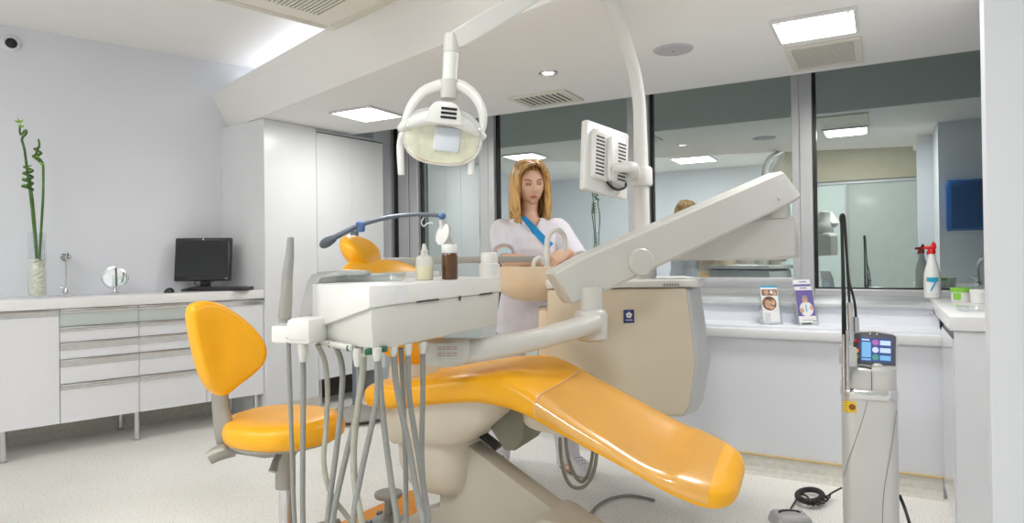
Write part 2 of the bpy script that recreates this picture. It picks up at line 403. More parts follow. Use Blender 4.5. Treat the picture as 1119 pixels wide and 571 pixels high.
# ------------------------------------------------------------------ tall closet
MC = Matrix((UL, -NL, Vector((0, 0, 1)))).transposed().to_4x4(); MC.translation = NL*DL   # x along its front, y into the wall
sA, sM, sD, sB_ = 2.895, 3.372, 3.68, 4.09
pc = (MC @ Vector((sA, 0, 0)))
sA = UL.dot(Vector((-4.041, 3.42, 0))); sM = UL.dot(Vector((-3.983, 3.892, 0))); sB_ = UL.dot(Vector((-3.895, 4.603, 0))); sD = (sM+sB_)/2
ZT2 = ZC-.003
t = thing('tall_closet', 'tall white built-in closet with plain doors beside the windows', 'closet', MC @ Vector((sA, .1, 0)))
obj('carcass', B(MC).box((sA, .0, .0), (sM-.003, .62, ZT2), .002).box((sM-.003, .022, .245), (sB_, .62, ZT2), .002).box((sM-.003, .35, 0), (sB_, .62, .245), 0), WHITE, t, smooth=False)
obj('door', B(MC).box((sM+.001, 0, .225), (sD-.001, .02, ZT2-.035), .0015), WHITE, t, smooth=False)
obj('door', B(MC).box((sD+.001, 0, .225), (sB_, .02, ZT2-.035), .0015), WHITE, t, smooth=False)
obj('plinth_strip', B(MC).box((sA-.002, -.012, .0), (sM-.003, 0, .10), .001), SKIRT, t, smooth=False)
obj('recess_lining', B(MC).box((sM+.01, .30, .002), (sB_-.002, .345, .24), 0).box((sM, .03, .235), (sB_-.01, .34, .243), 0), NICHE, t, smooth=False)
for s_ in (sM+.05, sB_-.04):
    obj('leg', B(MC).lathe([(.018, .001), (.018, .235)], (s_, .06, 0), 16), STEEL, t)
obj('trim_edge', B(MC).box((sM+.0, -.001, ZT2-.034), (sB_, .012, ZT2-.028), 0), DARKSLOT, t, smooth=False)

# ------------------------------------------------------------------ left run of cabinets
MB_ = Matrix((UC, -NC, Vector((0, 0, 1)))).transposed().to_4x4(); MB_.translation = NC*DC     # x along the front, y towards the wall
S = lambda x, y: UC.dot(Vector((x, y, 0)))
s0, s1, s2, s3 = S(-4.494, 2.22)-1.35, S(-4.494, 2.22), S(-4.347, 2.634), S(-4.066, 3.425)-.004
ZB, ZTOP = .196, .9125
def handle_strip(s0_, s1_, z1, z0):
    h = B(MB_); h.prism([(-.018, z1), (.002, z1), (.002, z0), (-.004, z0), (-.009, (z0+z1)/2), (-.018, z1-.010)], s0_, s1_, .0008, axis='x'); return h
def leg_at(s_, y, parent):
    obj('leg', B(MB_).lathe([(.022, .001), (.022, .010), (.017, .014), (.017, ZB+.002)], (s_, y, 0), 18), STEEL, parent)
tA = thing('cabinet', 'white floor cabinet at the left end with one plain door', 'cabinet', MB_ @ Vector(((s0+s1)/2, .25, 0)))
obj('carcass', B(MB_).box((s0, .021, ZB), (s1-.001, .53, ZTOP), .001), WHITE, tA, smooth=False)
dA = obj('door', B(MB_).box((s0, 0, ZB), (s1-.002, .02, ZTOP-.003), .0015), GLOSSW, tA, smooth=False)
obj('handle', handle_strip(s0, s1-.002, ZTOP-.004, ZTOP-.045), STEEL, dA)
leg_at(S(-4.594, 1.955)+.0, .04, tA)
levels = [(.909, .880), (.797, .768), (.698, .650), (.592, .545), (.437, .402)]
def drawer_unit(sa, sb, label):
    tt = thing('drawer_cabinet', label, 'cabinet', MB_ @ Vector(((sa+sb)/2, .25, 0)), None)
    obj('carcass', B(MB_).box((sa+.0005, .021, ZB), (sb-.0005, .53, ZTOP), .001), WHITE, tt, smooth=False)
    for i, (zt, zb) in enumerate(levels):
        bot = levels[i+1][0]+.003 if i < 4 else ZB
        d = obj('drawer', B(MB_).box((sa+.0015, 0, bot), (sb-.0015, .02, zt), .0015), MINTG if i == 0 else GLOSSW, tt, smooth=False)
        if i == 0: d['label'] = 'mint glass drawer front'
        obj('handle', handle_strip(sa+.0015, sb-.0015, zt, zb), STEEL, d)
    obj('edge_strip', B(MB_).box((sb-.0015, -.004, ZB), (sb+.0015, .004, ZTOP-.002), .0005), ALU, tt, smooth=False)
    return tt
tB = drawer_unit(s1, s2, 'narrow white drawer cabinet with steel handle strips and mint glass top drawer')
leg_at(s2-.01, .04, tB); leg_at(s2-.03, .44, tB)
sQ = s2+.425
tC = drawer_unit(s2, sQ, 'white drawer cabinet mostly hidden behind the orange stool backrest')
tD = thing('cabinet', 'white floor cabinet with one plain door next to the tall closet', 'cabinet', MB_ @ Vector(((sQ+s3)/2, .25, 0)))
obj('carcass', B(MB_).box((sQ+.001, .021, ZB), (s3, .53, ZTOP), .001), WHITE, tD, smooth=False)
dD = obj('door', B(MB_).box((sQ+.002, 0, ZB), (s3-.002, .02, ZTOP-.003), .0015), GLOSSW, tD, smooth=False)
obj('handle', handle_strip(sQ+.002, s3-.002, ZTOP-.004, ZTOP-.045), STEEL, dD)
leg_at(s3-.05, .04, tD); leg_at(s3-.10, .44, tD)
tag(obj('worktop', B(MB_).box((s0, -.015, ZTOP+.0005), (s3, .537, .978), .004), TOPW), 'long white worktop over the left cabinets', 'worktop')
ZW = .9785
def on_wt(px, off): # point on the worktop straight above pixel column px at a given distance off the cabinet front
    p = PN(px, 320, NC, DC-off); return Vector((p.x, p.y, ZW))

# vase with spiral bamboo
vp = on_wt(41, .26)
t = thing('glass_vase', 'tall clear cylinder vase of cream pebbles at the left end of the worktop', 'vase', vp)
vb = B(Matrix.Translation(vp)); vb.lathe([(.001, .0), (.047, .0), (.050, .004), (.050, .42), (.047, .42), (.0465, .012), (.001, .012)], seg=32)
obj('glass_wall', vb, CLEAR, t)
pb = B(Matrix.Translation(vp)); pb.lathe([(.001, .0135), (.036, .0135), (.036, .22), (.03, .228), (.001, .23)], seg=24)
rnd = random.Random(3)
for i in range(330):
    a_ = rnd.uniform(0, 2*PI); z_ = rnd.uniform(.02, .245); r_ = .0372 if z_ < .23 else rnd.uniform(0, .038); s_ = rnd.uniform(.0068, .0095)
    pb.ell((r_*math.cos(a_), r_*math.sin(a_), z_), (s_*1.2, s_, s_*.8), 7, 5, M2=Matrix.Identity(4))
o = obj('pebbles', pb, PEBBLE, t); o['kind'] = 'stuff'
def bamboo(name_label, pix, spiral, leafy):
    d_ = fw.dot(vp-EYEV)
    pts = [P(x, y, d_+dd) for x, y, dd in pix]
    full = [vp+Vector((0, 0, .05))+(pts[0]-vp).normalized()*0]
    full = []
    for i, p in enumerate(pts): full.append(p)
    bb = B(); bb.tube(full, [.0072]*(len(full)-3)+[.007, .0065, .0055], 10, smooth=6)
    t2 = thing('bamboo_stem', name_label, 'bamboo', full[0])
    obj('stem', bb, LEAF, t2)
    if spiral:
        sb = B(); c0 = P(*spiral[0], d_); c1 = P(*spiral[1], d_); n = spiral[2]; R_ = spiral[3]
        sp = [c0.lerp(c1, k/(n*12)) + rt*math.sin(2*PI*k/12)*R_*(1-.3*k/(n*12)) + Vector((fw.x, fw.y, 0))*math.cos(2*PI*k/12)*R_ for k in range(n*12+1)]
        sb.tube(sp, [.008]*(len(sp)-8)+[.008-.0007*k for k in range(8)], 8); obj('spiral_tip', sb, LEAF, t2)
    lb = B()
    for (x, y, w_, h_, tilt) in leafy:
        c = P(x, y, d_-.01); M = aim(c, -fw+rt*tilt, rt)
        for k in range(3):
            lb.prism([(0, -h_/2), (w_/2, 0), (0, h_/2), (-w_/2, 0)], -.001, .001, .0004, M2=M @ Matrix.Rotation(k*.9-.9, 4, 'Z') @ Matrix.Rotation(k*.5, 4, 'X') @ Matrix.Translation((0, h_*.35, 0)))
    obj('leaf_sprout', lb, LEAFL, t2)
bamboo('tall spiral bamboo stem leaning left with a bright leafy tip', [(40, 284, 0), (38, 262, 0), (34.5, 225, 0), (31.5, 200, 0), (27, 165, 0), (24, 152, 0), (28.5, 146, -.03), (28, 142, .02), (22.5, 147, .02), (21.5, 137, 0)], None, [(21.5, 134, .014, .04, 0), (23, 139, .012, .03, .4)])
bamboo('middle spiral bamboo stem coiled on its left side', [(41, 284, .02), (38.5, 250, .02), (35.5, 218, .03), (33.5, 205, .03), (33.3, 200, .02), (33, 196, .02)], ((30, 208), (31, 180), 4, .028), [(33, 186, .010, .022, 0), (27, 203, .012, .02, .3), (26, 196, .010, .02, .3)])
bamboo('right spiral bamboo stem with a curled tip', [(43, 284, -.02), (45, 250, -.02), (47, 215, -.02), (47.3, 190, 0), (46.5, 178, 0), (42, 175, -.03), (38.5, 172, 0), (41, 164, .03), (43, 158, 0), (42, 152, 0)], ((40, 176), (41.5, 160), 2, .022), [(41, 172, .012, .025, 0), (45.5, 180, .010, .022, .2)])

# the second bamboo vase on a pedestal, out of frame and mirrored in the pane below the white monitor
pd_ = Vector((-3.58, 1.0, 0))
b = B(Matrix.Translation(pd_)); b.box((-.15, -.15, .04), (.15, .15, 1.12), .004).box((-.135, -.135, 0), (.135, .135, .05), .002)
tag(obj('plant_pedestal', b, WHITE), 'tall white plant pedestal mirrored in the panes', 'pedestal')
for o_, lab in ((bpy.data.objects['glass_vase'], 'clear bamboo vase mirrored in the pane below the white monitor'), (bpy.data.objects['bamboo_stem'], 'tall left leaning bamboo stem mirrored below the white monitor'), (bpy.data.objects['bamboo_stem.001'], 'coiled middle bamboo stem mirrored below the white monitor'), (bpy.data.objects['bamboo_stem.002'], 'curled right bamboo stem mirrored below the white monitor')):
    copy_tree(o_, pd_+Vector((0, 0, 1.121))-vp, lab)
# chrome stand with a round head
p = on_wt(72, .40)
t = thing('chrome_stand', 'slim chrome stand with a round patterned head between vase and round mirror', 'stand', p)
b = B(Matrix.Translation(p) @ Matrix.Rotation(YAW+.5, 4, 'Z'))
b.lathe([(.001, 0), (.034, 0), (.036, .006), (.030, .016), (.014, .022), (.010, .040), (.0085, .05), (.001, .05)], seg=24).tube([(0, 0, .04), (0, 0, .24)], .0055, 10).tube([(-.022, 0, .015), (-.026, 0, .05), (-.020, 0, .066)], [.012, .010, .005], 10)
obj('base_stem', b, CHROME, t)
M = Matrix.Translation(p+Vector((0, 0, .262))) @ Matrix.Rotation(YAW+.5, 4, 'Z') @ Matrix.Rotation(PI/2, 4, 'X')
b = B(M); b.lathe([(.001, -.012), (.030, -.012), (.036, -.004), (.036, .008), (.031, .014), (.001, .010)], seg=28)
h = obj('head', b, CHROME, t)
b = B(M)
for k in range(5):
    a_ = k*2*PI/5; b.tube([(.006*math.cos(a_), .006*math.sin(a_), .0125), (.020*math.cos(a_+.5), .020*math.sin(a_+.5), .0145), (.026*math.cos(a_+1.2), .026*math.sin(a_+1.2), .0135)], .0032, 6, smooth=4)
obj('dark_pattern', b, BLACK, h)

# round table mirror
p = on_wt(126, .30)
t = thing('table_mirror', 'round swivelling chrome table mirror on the worktop', 'mirror', p)
MR = Matrix.Translation(p) @ Matrix.Rotation(YAW+.30, 4, 'Z')
b = B(MR); b.lathe([(.001, 0), (.046, 0), (.050, .005), (.044, .012), (.012, .018), (.008, .03), (.007, .045), (.001, .045)], seg=28)
b.tube([(.082*math.cos(a_), 0, .118+.082*math.sin(a_)) for a_ in [PI*1.0+PI*k/16 for k in range(17)]], .004, 8)
b.ell((.080, 0, .118), (.009, .006, .006)).ell((-.080, 0, .118), (.009, .006, .006))
obj('stand', b, CHROME, t)
M = MR @ Matrix.Translation((0, 0, .118)) @ Matrix.Rotation(PI/2-.12, 4, 'X')
fr = obj('mirror_frame', B(M).loft([[((r)*math.cos(a_), (r)*math.sin(a_), z) for a_ in [2*PI*k/36 for k in range(36)]] for r, z in ((.064, .008), (.074, .006), (.076, 0), (.074, -.006), (.064, -.008))], cap=True), CHROME, t)
obj('mirror_glass', B(M).lathe([(.001, .0085), (.063, .0085), (.063, .0095), (.001, .0095)], seg=36), mat('mirror', (.92, .92, .93), .02, metal=1., var=0), fr)

# computer monitor, keyboard, mouse
mp = on_wt(223, .34); mp.z = ZW
MYAW = YAW - .05 + .12
t = thing('computer_monitor', 'black flat computer monitor on the worktop beside the tall closet', 'monitor', mp)
MM = Matrix.Translation(mp) @ Matrix.Rotation(MYAW, 4, 'Z')
b = B(MM); b.prism(rrect(.20, .15, .03), 0, .014, .004); obj('base', b, BLACK, t)
b = B(MM); b.loft([[(x*sx, .03+y, z) for x, y in ((-.035, -.012), (.035, -.012), (.035, .012), (-.035, .012))] for sx, z in ((1.2, .012), (1, .05), (1, .12))], bevel=.004); obj('neck', b, BLACK, t)
TI = Matrix.Translation((0, .0, .232)) @ Matrix.Rotation(math.radians(-7), 4, 'X') @ Matrix.Diagonal((1.13, 1, 1.12, 1))
b = B(MM @ TI); b.box((-.182, -.022, -.146), (.182, .022, .146), .008, 3).box((-.13, .02, -.1), (.13, .045, .1), .012); hs = obj('housing', b, BLACK, t)
obj('screen', B(MM @ TI).box((-.165, -.0235, -.118), (.165, -.0215, .128), .0005), SCREENB, t, smooth=False)
lg = obj('badge', B(MM @ TI).lathe([(.001, 0), (.0055, 0), (.0055, .001), (.001, .001)], seg=16, M2=Matrix.Translation((0, -.0215, .137)) @ Matrix.Rotation(PI/2, 4, 'X')), mat('badge_silver', (.75, .77, .8), .3), hs); lg['label'] = 'small round silver badge'
obj('bezel_button', B(MM @ TI).box((.150, -.0235, -.136), (.168, -.0215, -.128), .0005), GREY, hs, smooth=False)
b = B(MM)
b.tube([(-.055, .03, .085), (-.075, .01, .06), (-.05, .0, .035), (-.02, .02, .03)], .003, 6, smooth=5).tube([(.08, .03, .085), (.07, .0, .065), (.04, -.01, .05), (.02, .01, .05)], .003, 6, smooth=5)
obj('cable', b, BLKRUB, t)
kp = on_wt(238, .15); kp.z = ZW
t = thing('keyboard', 'black keyboard lying in front of the computer monitor', 'keyboard', kp)
MK = Matrix.Translation(kp) @ Matrix.Rotation(MYAW-.16, 4, 'Z')
b = B(MK @ Matrix.Diagonal((1.1, 1, 1, 1))); b.prism([(-.075, 0), (.075, 0), (.075, .026), (.06, .028), (-.075, .014)], -.22, .22, .003, axis='x'); obj('body', b, BLACK, t)
kb = B(MK @ Matrix.Translation((0, 0, .0185)) @ Matrix.Rotation(.095, 4, 'X'))
for r_ in range(5):
    for c_ in range(16): kb.box((-.208+c_*.026, -.058+r_*.022, 0), (-.185+c_*.026, -.039+r_*.022, .007), .0015, 1)
o = obj('keys', kb, mat('key_plastic', (.035, .036, .038), .4, var=.1), t)
mp2 = on_wt(185, .17); mp2.z = ZW
t = thing('computer_mouse', 'small black mouse left of the keyboard', 'computer mouse', mp2)
b = B(Matrix.Translation(mp2) @ Matrix.Rotation(MYAW+.2, 4, 'Z')); b.loft([[(w_*math.cos(a_), y, max(0.0005, h_*math.sin(a_)) if a_ < PI else .0005) for a_ in [2*PI*k/18 for k in range(18)]] for w_, h_, y in ((.012, .012, -.055), (.026, .026, -.045), (.031, .036, -.01), (.031, .034, .02), (.025, .024, .045), (.012, .01, .056))])
bd = obj('body', b, BLACK, t)
obj('wheel', B(Matrix.Translation(mp2) @ Matrix.Rotation(MYAW+.2, 4, 'Z')).ell((0, -.03, .031), (.003, .009, .005)), GREY, bd)

# round black sensor on the left wall
c = PN(12, 48, NC, DW)
M = aim(c, NC, UC)
t = thing('wall_spotlight', 'round white wall fitting with a black centre high on the left wall', 'wall fitting', c)
obj('ring', B(M).lathe([(.001, 0), (.055, 0), (.058, .01), (.050, .022), (.036, .026), (.034, .018), (.001, .018)], seg=32), WALL, t)
obj('lens', B(M).lathe([(.001, .0182), (.033, .0182), (.032, .024), (.02, .028), (.001, .03)], seg=28), BLACK, t)

# ------------------------------------------------------------------ ceiling fittings
def quad_panel(px, z):
    q = [PZ(x, y, z) for x, y in px]; c = sum(q, Vector())/4
    return c
def panel_light(c, w, yaw, label):
    t = thing('ceiling_light', label, 'ceiling light', c)
    M = frame(c, yaw)
    fr = B(M)
    h = w/2
    for lo, hi in (((-h-.014, -h-.014, -.016), (h+.014, -h, 0)), ((-h-.014, h, -.016), (h+.014, h+.014, 0)), ((-h-.014, -h, -.016), (-h, h, 0)), ((h, -h, -.016), (h+.014, h, 0))): fr.box(lo, hi, .002)
    obj('frame', fr, mat('light_frame', (.7, .7, .7), .4), t, smooth=False)
    obj('diffuser', B(M).box((-h, -h, -.010), (h, h, -.002), .001), LIT, t, smooth=False)
    sc = B(M)
    for sx in (-1, 1):
        for sy in (-1, 1): sc.lathe([(.001, -.013), (.008, -.013), (.008, -.010), (.001, -.0100)], (sx*(h-.02), sy*(h-.02), 0), 12)
    obj('screw_caps', sc, GREY, t)
    return t
panel_light(Vector((-.255, 3.40, ZC-.001)), .33, .0, 'bright square ceiling light in front of the right window beside a vent')
panel_light(Vector((-3.28, 3.71, ZC-.001)), .36, .0, 'bright square ceiling light in front of the tall closet')
for i, (x, y) in enumerate([(-3.6, .0), (-1.9, -.1), (-.3, .2), (-2.7, -1.2), (-.9, -1.3), (-4.3, -1.2)]):
    panel_light(Vector((x, y, ZT-.001)), .60, 0, 'large square fill panel added above the rear of the room')['group'] = 'added rear fill panels'  # glowing panels added to go with the fill lamps
def vent(c, wx, wy, nsl, along, label, yaw=0.):
    t = thing('ceiling_vent', label, 'vent', c); M = frame(c, yaw); z0 = -.012
    f = B(M); bo = .035
    f.box((-wx/2, -wy/2, z0), (wx/2, -wy/2+bo, 0), .003).box((-wx/2, wy/2-bo, z0), (wx/2, wy/2, 0), .003).box((-wx/2, -wy/2+bo, z0), (-wx/2+bo, wy/2-bo, 0), .003).box((wx/2-bo, -wy/2+bo, z0), (wx/2, wy/2-bo, 0), .003)
    obj('frame', f, GRILLE, t, smooth=False)
    obj('duct', B(M).box((-wx/2+bo, -wy/2+bo, -.002), (wx/2-bo, wy/2-bo, 0), 0), DARKSLOT, t, smooth=False)
    for k in range(nsl):
        f_ = (k+.5)/nsl
        if along == 'x':
            y = -wy/2+bo+(wy-2*bo)*f_; o = obj('slat', B(M @ Matrix.Translation((0, y, -.007)) @ Matrix.Rotation(.12, 4, 'X')).box((-wx/2+bo, -.0085, -.001), (wx/2-bo, .0085, .001), 0), GRILLE, t, smooth=False)
        else:
            x = -wx/2+bo+(wx-2*bo)*f_; o = obj('slat', B(M @ Matrix.Translation((x, 0, -.007)) @ Matrix.Rotation(.1, 4, 'Y')).box((-.0125, -wy/2+bo, -.001), (.0125, wy/2-bo, .001), 0), GRILLE, t, smooth=False)
    return t
vent(Vector((-.25, 3.93, ZC-.0005)), .36, .48, 20, 'x', 'cream louvred ceiling vent beside the bright ceiling light near the right window')
vent(Vector((-1.965, 4.01, ZC-.0005)), .42, .33, 9, 'y', 'cream ceiling vent with wide slats above the nurse')
c = PZ(735.6, 54, ZC); 
t = thing('ceiling_speaker', 'flat round grey ceiling speaker left of the bright ceiling light', 'speaker', c)
obj('grille', B(Matrix.Translation(c)).lathe([(.001, -.009), (.075, -.009), (.098, -.006), (.104, 0), (.001, 0)], seg=40), mat('speaker_grille', (.50, .50, .52), .6, var=.15, scale=300), t)
obj('centre_stud', B(Matrix.Translation(c)).lathe([(.001, -.012), (.004, -.012), (.005, -.009), (.001, -.009)], seg=12), DGREY, t)
c = PZ(599, 79.5, ZC)
t = thing('downlight', 'small round lit downlight recessed above the nurse', 'downlight', c)
obj('ring', B(Matrix.Translation(c)).loft([[(r*math.cos(a_), r*math.sin(a_), z) for a_ in [2*PI*k/32 for k in range(32)]] for r, z in ((.058, 0), (.056, -.006), (.046, -.008), (.042, -.004), (.042, -.0005))], cap=False), STEEL, t)
obj('lamp', B(Matrix.Translation(c)).lathe([(.001, -.0012), (.034, -.0012), (.034, -.0004), (.001, -.0004)], seg=24), LITSPOT, t)
l = bpy.data.lights.new('downlight_lamp', 'SPOT'); l.energy = 12; l.spot_size = 1.7; l.shadow_soft_size = .03
lo = bpy.data.objects.new('downlight_lamp', l); COL.objects.link(lo); lo.location = c - Vector((0, 0, .02))

# cassette air conditioner hung below the tray ceiling
zA = 2.42
ca = (PZ(366, 37, zA)); xdir = Vector((.965, -.262, 0)); ydir = Vector((.262, .965, 0))
t = thing('ceiling_air_conditioner', 'cream cassette air conditioner hanging from the ceiling at the top edge', 'air conditioner', ca)
MA = Matrix((xdir, ydir, Vector((0, 0, 1)))).transposed().to_4x4(); MA.translation = ca + Vector((0, 0, 0)); W_ = .86
ACM = mat('air_conditioner_plastic', (.78, .75, .67), .45, var=.02)
obj('body', B(MA).box((.05, -W_+.05, .05), (W_-.05, -.05, ZT-zA), .01), ACM, t)
pan = B(MA); pan.loft([[(x0, y0, z) for x0, y0 in ((i, -W_+i), (W_-i, -W_+i), (W_-i, -i), (i, -i))] for i, z in ((.02, .055), (0, .035), (0, .018), (.03, 0))]); obj('panel', pan, ACM, t, smooth=False)
for (lo, hi) in (((.09, -.085, -.004), (W_-.09, -.035, .002)), ((.09, -W_+.035, -.004), (W_-.09, -W_+.085, .002)), ((.035, -W_+.09, -.004), (.085, -.09, .002)), ((W_-.085, -W_+.09, -.004), (W_-.035, -.09, .002))):
    f = obj('air_flap', B(MA).box(lo, hi, .004), mat('flap', (.66, .63, .54), .4), t)
g = B(MA); g.box((.20, -W_+.20, -.003), (W_-.20, -.20, .003), .001); obj('intake', g, DARKSLOT, t, smooth=False)
for k in range(22):
    y = -W_+.20+(W_-.40)*(k+.5)/22; obj('grille_bar', B(MA).box((.20, y-.007, -.009), (W_-.20, y+.006, -.003), .001, 1), GRILLE, t)
gb = B(MA)
for k in range(48): 
    gb.box((-.001, -W_+.04+k*.0165, .02), (.02, -W_+.050+k*.0165, .034), 0)
obj('edge_vents', gb, DARKSLOT, t, smooth=False)
# ------------------------------------------------------------------ dental chair
def K(r, d, z): return KM @ Vector((r, d, z))
CH = KM @ Matrix.Translation((-.451, 2.793, 0)) @ Matrix.Rotation(math.atan2(-.43, .9), 4, 'Z')   # x towards the feet, y across
t = thing('dental_chair', 'reclining orange dental patient chair on a beige base in the middle of the room', 'dental chair', CH @ Vector((.25, 0, 0)))
def sect(s, hw, zt, zb, dish=.0, tilt=0., n=28, ex=.55):
    pts = []
    for k in range(n):
        a_ = 2*PI*k/n; cx, sz = math.cos(a_), math.sin(a_)
        y = math.copysign(abs(cx)**.5, cx)*hw; z = math.copysign(abs(sz)**ex, sz)
        zz = (zt+zb)/2 + z*(zt-zb)/2
        if sz > 0: zz -= dish*max(0, 1-(y/hw)**2*1.4)**1.0*min(1, sz*2)
        pts.append((s, y, zz + tilt*y/hw))
    return pts
def smooth_stations(st, n=4):
    out = []
    for i in range(len(st)-1):
        p0, p1, p2, p3 = st[max(i-1, 0)], st[i], st[i+1], st[min(i+2, len(st)-1)]
        for k in range(n):
            u = k/n
            out.append(tuple(.5*((2*b)+(c-a_)*u+(2*a_-5*b+4*c-d)*u*u+(3*b-a_-3*c+d)*u**3) for a_, b, c, d in zip(p0, p1, p2, p3)))
    out.append(st[-1]); return out
seat_st = [(-.075, .14, .665, .640, 0, 0), (-.066, .20, .690, .622, 0, 0), (-.035, .245, .708, .608, .004, 0), (.02, .262, .716, .603, .010, 0), (.15, .27, .735, .618, .016, 0), (.32, .272, .768, .648, .014, 0), (.45, .272, .790, .662, .006, 0), (.55, .27, .793, .660, .002, .004), (.63, .265, .770, .648, .006, .008), (.70, .262, .733, .628, .012, .012)]
seat = B(CH); seat.loft([sect(*q) for q in smooth_stations(seat_st)]); obj('seat', seat, ORANGE, t, ang=60)
leg_st = [(.700, .262, .733, .628, .012, .012), (.82, .258, .670, .585, .022, .018), (.95, .252, .606, .540, .028, .022), (1.06, .247, .553, .498, .034, .026), (1.13, .243, .530, .462, .020, .026), (1.17, .240, .524, .446, .008, .026), (1.235, .228, .506, .420, .004, .024), (1.29, .198, .488, .410, 0, .022), (1.325, .15, .470, .415, 0, .016), (1.338, .09, .452, .428, 0, .01)]
lr = B(CH); lr.loft([sect(*q) for q in smooth_stations(leg_st)]); obj('leg_rest', lr, ORANGE, t, ang=60)
cv = B(CH)
cst = [q for q in smooth_stations(leg_st) if q[0] < 1.275]
full = [sect(q[0], q[1]+.004, q[2]+.005, q[3]+.012, q[4], q[5]) for q in cst]
cv.loft([[r_[k % 28] for k in range(-3, 18)] for r_ in full], cap=False, closed=False)
o = obj('plastic_cover', cv, FILM, t, ang=60); o['label'] = 'clear plastic cover over the leg rest'
eb = B(CH)
eb.tube([Vector(full[0][k % 28]) for k in range(-3, 18)], .0022, 6)
obj('cover_edge', eb, mat('cover_seam', (.86, .60, .30), .25), t)
# backrest: pad leaning back above the rear of the seat, with headrest
BR = CH @ Matrix.Translation((.035, 0, .80)) @ Matrix.Rotation(math.radians(-31), 4, 'Y')     # local z up along the pad
def pad(h0, h1, wf, th, name, M, m, parent, nx=24, curve=0.0):
    rings = []
    N = 18
    for i in range(N+1):
        f = i/N; h = h0+(h1-h0)*f; e_ = math.sin(PI*min(max(f, .001), .999))**.42; hw = wf(f)*e_; tt = th*e_
        rings.append([(math.copysign(abs(math.cos(a_))**.8, math.cos(a_))*tt/2 + curve*(hw*math.sin(a_))**2*6, math.copysign(abs(math.sin(a_))**.75, math.sin(a_))*hw, h) for a_ in [2*PI*k/nx for k in range(nx)]])
    b = B(M); b.loft(rings); return obj(name, b, m, parent, ang=70)
pad(-.055, .465, lambda f: .25+.11*min(1, f*1.25), .12, 'backrest', BR, ORANGE, t, curve=.10)
b = B(BR); b.loft([[(-.09+dx, y, h) for dx, y in ((0, -w_), (.03, -w_), (.03, w_), (0, w_))] for h, w_ in ((.08, .12), (.14, .17), (.36, .18))], bevel=.01); obj('back_shell', b, SHELL, t)
HM = CH @ Matrix.Translation((-.235, -.02, 1.225)) @ Matrix.Rotation(.25, 4, 'Z') @ Matrix.Rotation(math.radians(-38), 4, 'Y') @ Matrix.Rotation(.0, 4, 'X')
pad(-.092, .092, lambda f: .135, .095, 'headrest', HM, ORANGE, t, curve=.2)
b = B(CH); b.tube([(-.20, 0, 1.08), (-.24, .0, 1.14), (-.26, .0, 1.20)], .022, 12, smooth=4); obj('headrest_stem', b, GREY, t)
b = B(CH); b.prism([(-.02, .62), (-.03, .70), (-.02, .775), (.06, .775), (.10, .70), (.10, .62)], -.11, .11, .015, axis='y'); obj('backrest_hinge', b, SHELL, t)
# under-seat shell, pedestal, tilting base
b = B(CH); b.loft([[(x, y, z) for x, y in rr_] for z, rr_ in ((.622, [(.01+u*.29+.29, v) for u, v in [(math.copysign(abs(math.cos(a_))**.45, math.cos(a_)), .21*math.copysign(abs(math.sin(a_))**.45, math.sin(a_))) for a_ in [2*PI*k/32 for k in range(32)]]]), (.66, [(.01+u*.33+.33, v) for u, v in [(math.copysign(abs(math.cos(a_))**.45, math.cos(a_)), .225*math.copysign(abs(math.sin(a_))**.45, math.sin(a_))) for a_ in [2*PI*k/32 for k in range(32)]]]))][:1] + [], cap=False) if False else None
def sup(cx, hx, hy, z, e_=.45, n=32, sk=0.): return [(cx+hx*math.copysign(abs(math.cos(a_))**e_, math.cos(a_)), hy*math.copysign(abs(math.sin(a_))**e_, math.sin(a_)), z+sk*math.cos(a_)*hx) for a_ in [2*PI*k/n for k in range(n)]]
b = B(CH); b.loft([sup(.17, .155, .15, .470, sk=.10), sup(.185, .185, .185, .478, sk=.11), sup(.20, .21, .20, .50, sk=.12), sup(.245, .28, .222, .590, sk=.11), sup(.26, .295, .228, .672, sk=.10)]); obj('seat_shell', b, SHELL, t)
b = B(CH); b.lathe([(.001, .0), (.030, 0), (.032, .002), (.028, .004), (.001, .004)], seg=28, M2=Matrix.Translation((.33, -.214, .60)) @ Matrix.Rotation(PI/2+.12, 4, 'X')); obj('hinge_cap', b, SHELL, t)
b = B(CH); b.loft([sup(.185, .07, .08, .262, .7, sk=-.08), sup(.185, .115, .125, .275, .7, sk=-.08), sup(.18, .145, .15, .31, .7, sk=-.05), sup(.175, .16, .165, .38, .6), sup(.175, .165, .17, .50, .6)]); obj('pedestal', b, SHELL, t)
b = B(CH); b.prism([(.20, .52), (.28, .505), (.32, .475), (.693, .268), (1.10, .05), (1.14, .0), (.0, .0), (-.02, .10), (.10, .17), (.20, .21)], -.085, .02, .008, axis='y'); obj('lift_arm', b, BEIGE, t)
b = B(CH); b.prism([(.66, .262), (.70, .278), (.74, .270), (1.16, .045), (1.2, .01), (.60, .01)], -.19, .03, .012, axis='y'); obj('lift_cover', b, BEIGE, t)
b = B(CH); b.prism([(-.02, .06), (.20, .11), (.62, .09), (1.10, .04), (1.12, .0), (-.04, .0)], -.24, .10, .015, axis='y'); obj('base_plate', b, BEIGE, t)
b = B(CH); b.prism([(.43, .56), (.48, .62), (.57, .64), (.585, .60), (.575, .52), (.545, .475), (.50, .47)], -.10, .12, .008, axis='y'); obj('knee_bracket', b, mat('olive_grey_bracket', (.20, .20, .155), .45, var=.04), t)
b = B(CH); b.prism([(.345, .485), (.355, .497), (.43, .452), (.42, .438)], -.02, .03, .002, axis='y'); obj('slot', b, BLACK, t, smooth=False)
b = B(CH); b.loft([sup(.70, .10, .13, .565, .5, sk=-.10), sup(.72, .14, .17, .575, .5, sk=-.22), sup(.74, .16, .19, .62, .5, sk=-.45)]); obj('leg_rest_shell', b, SHELL, t)

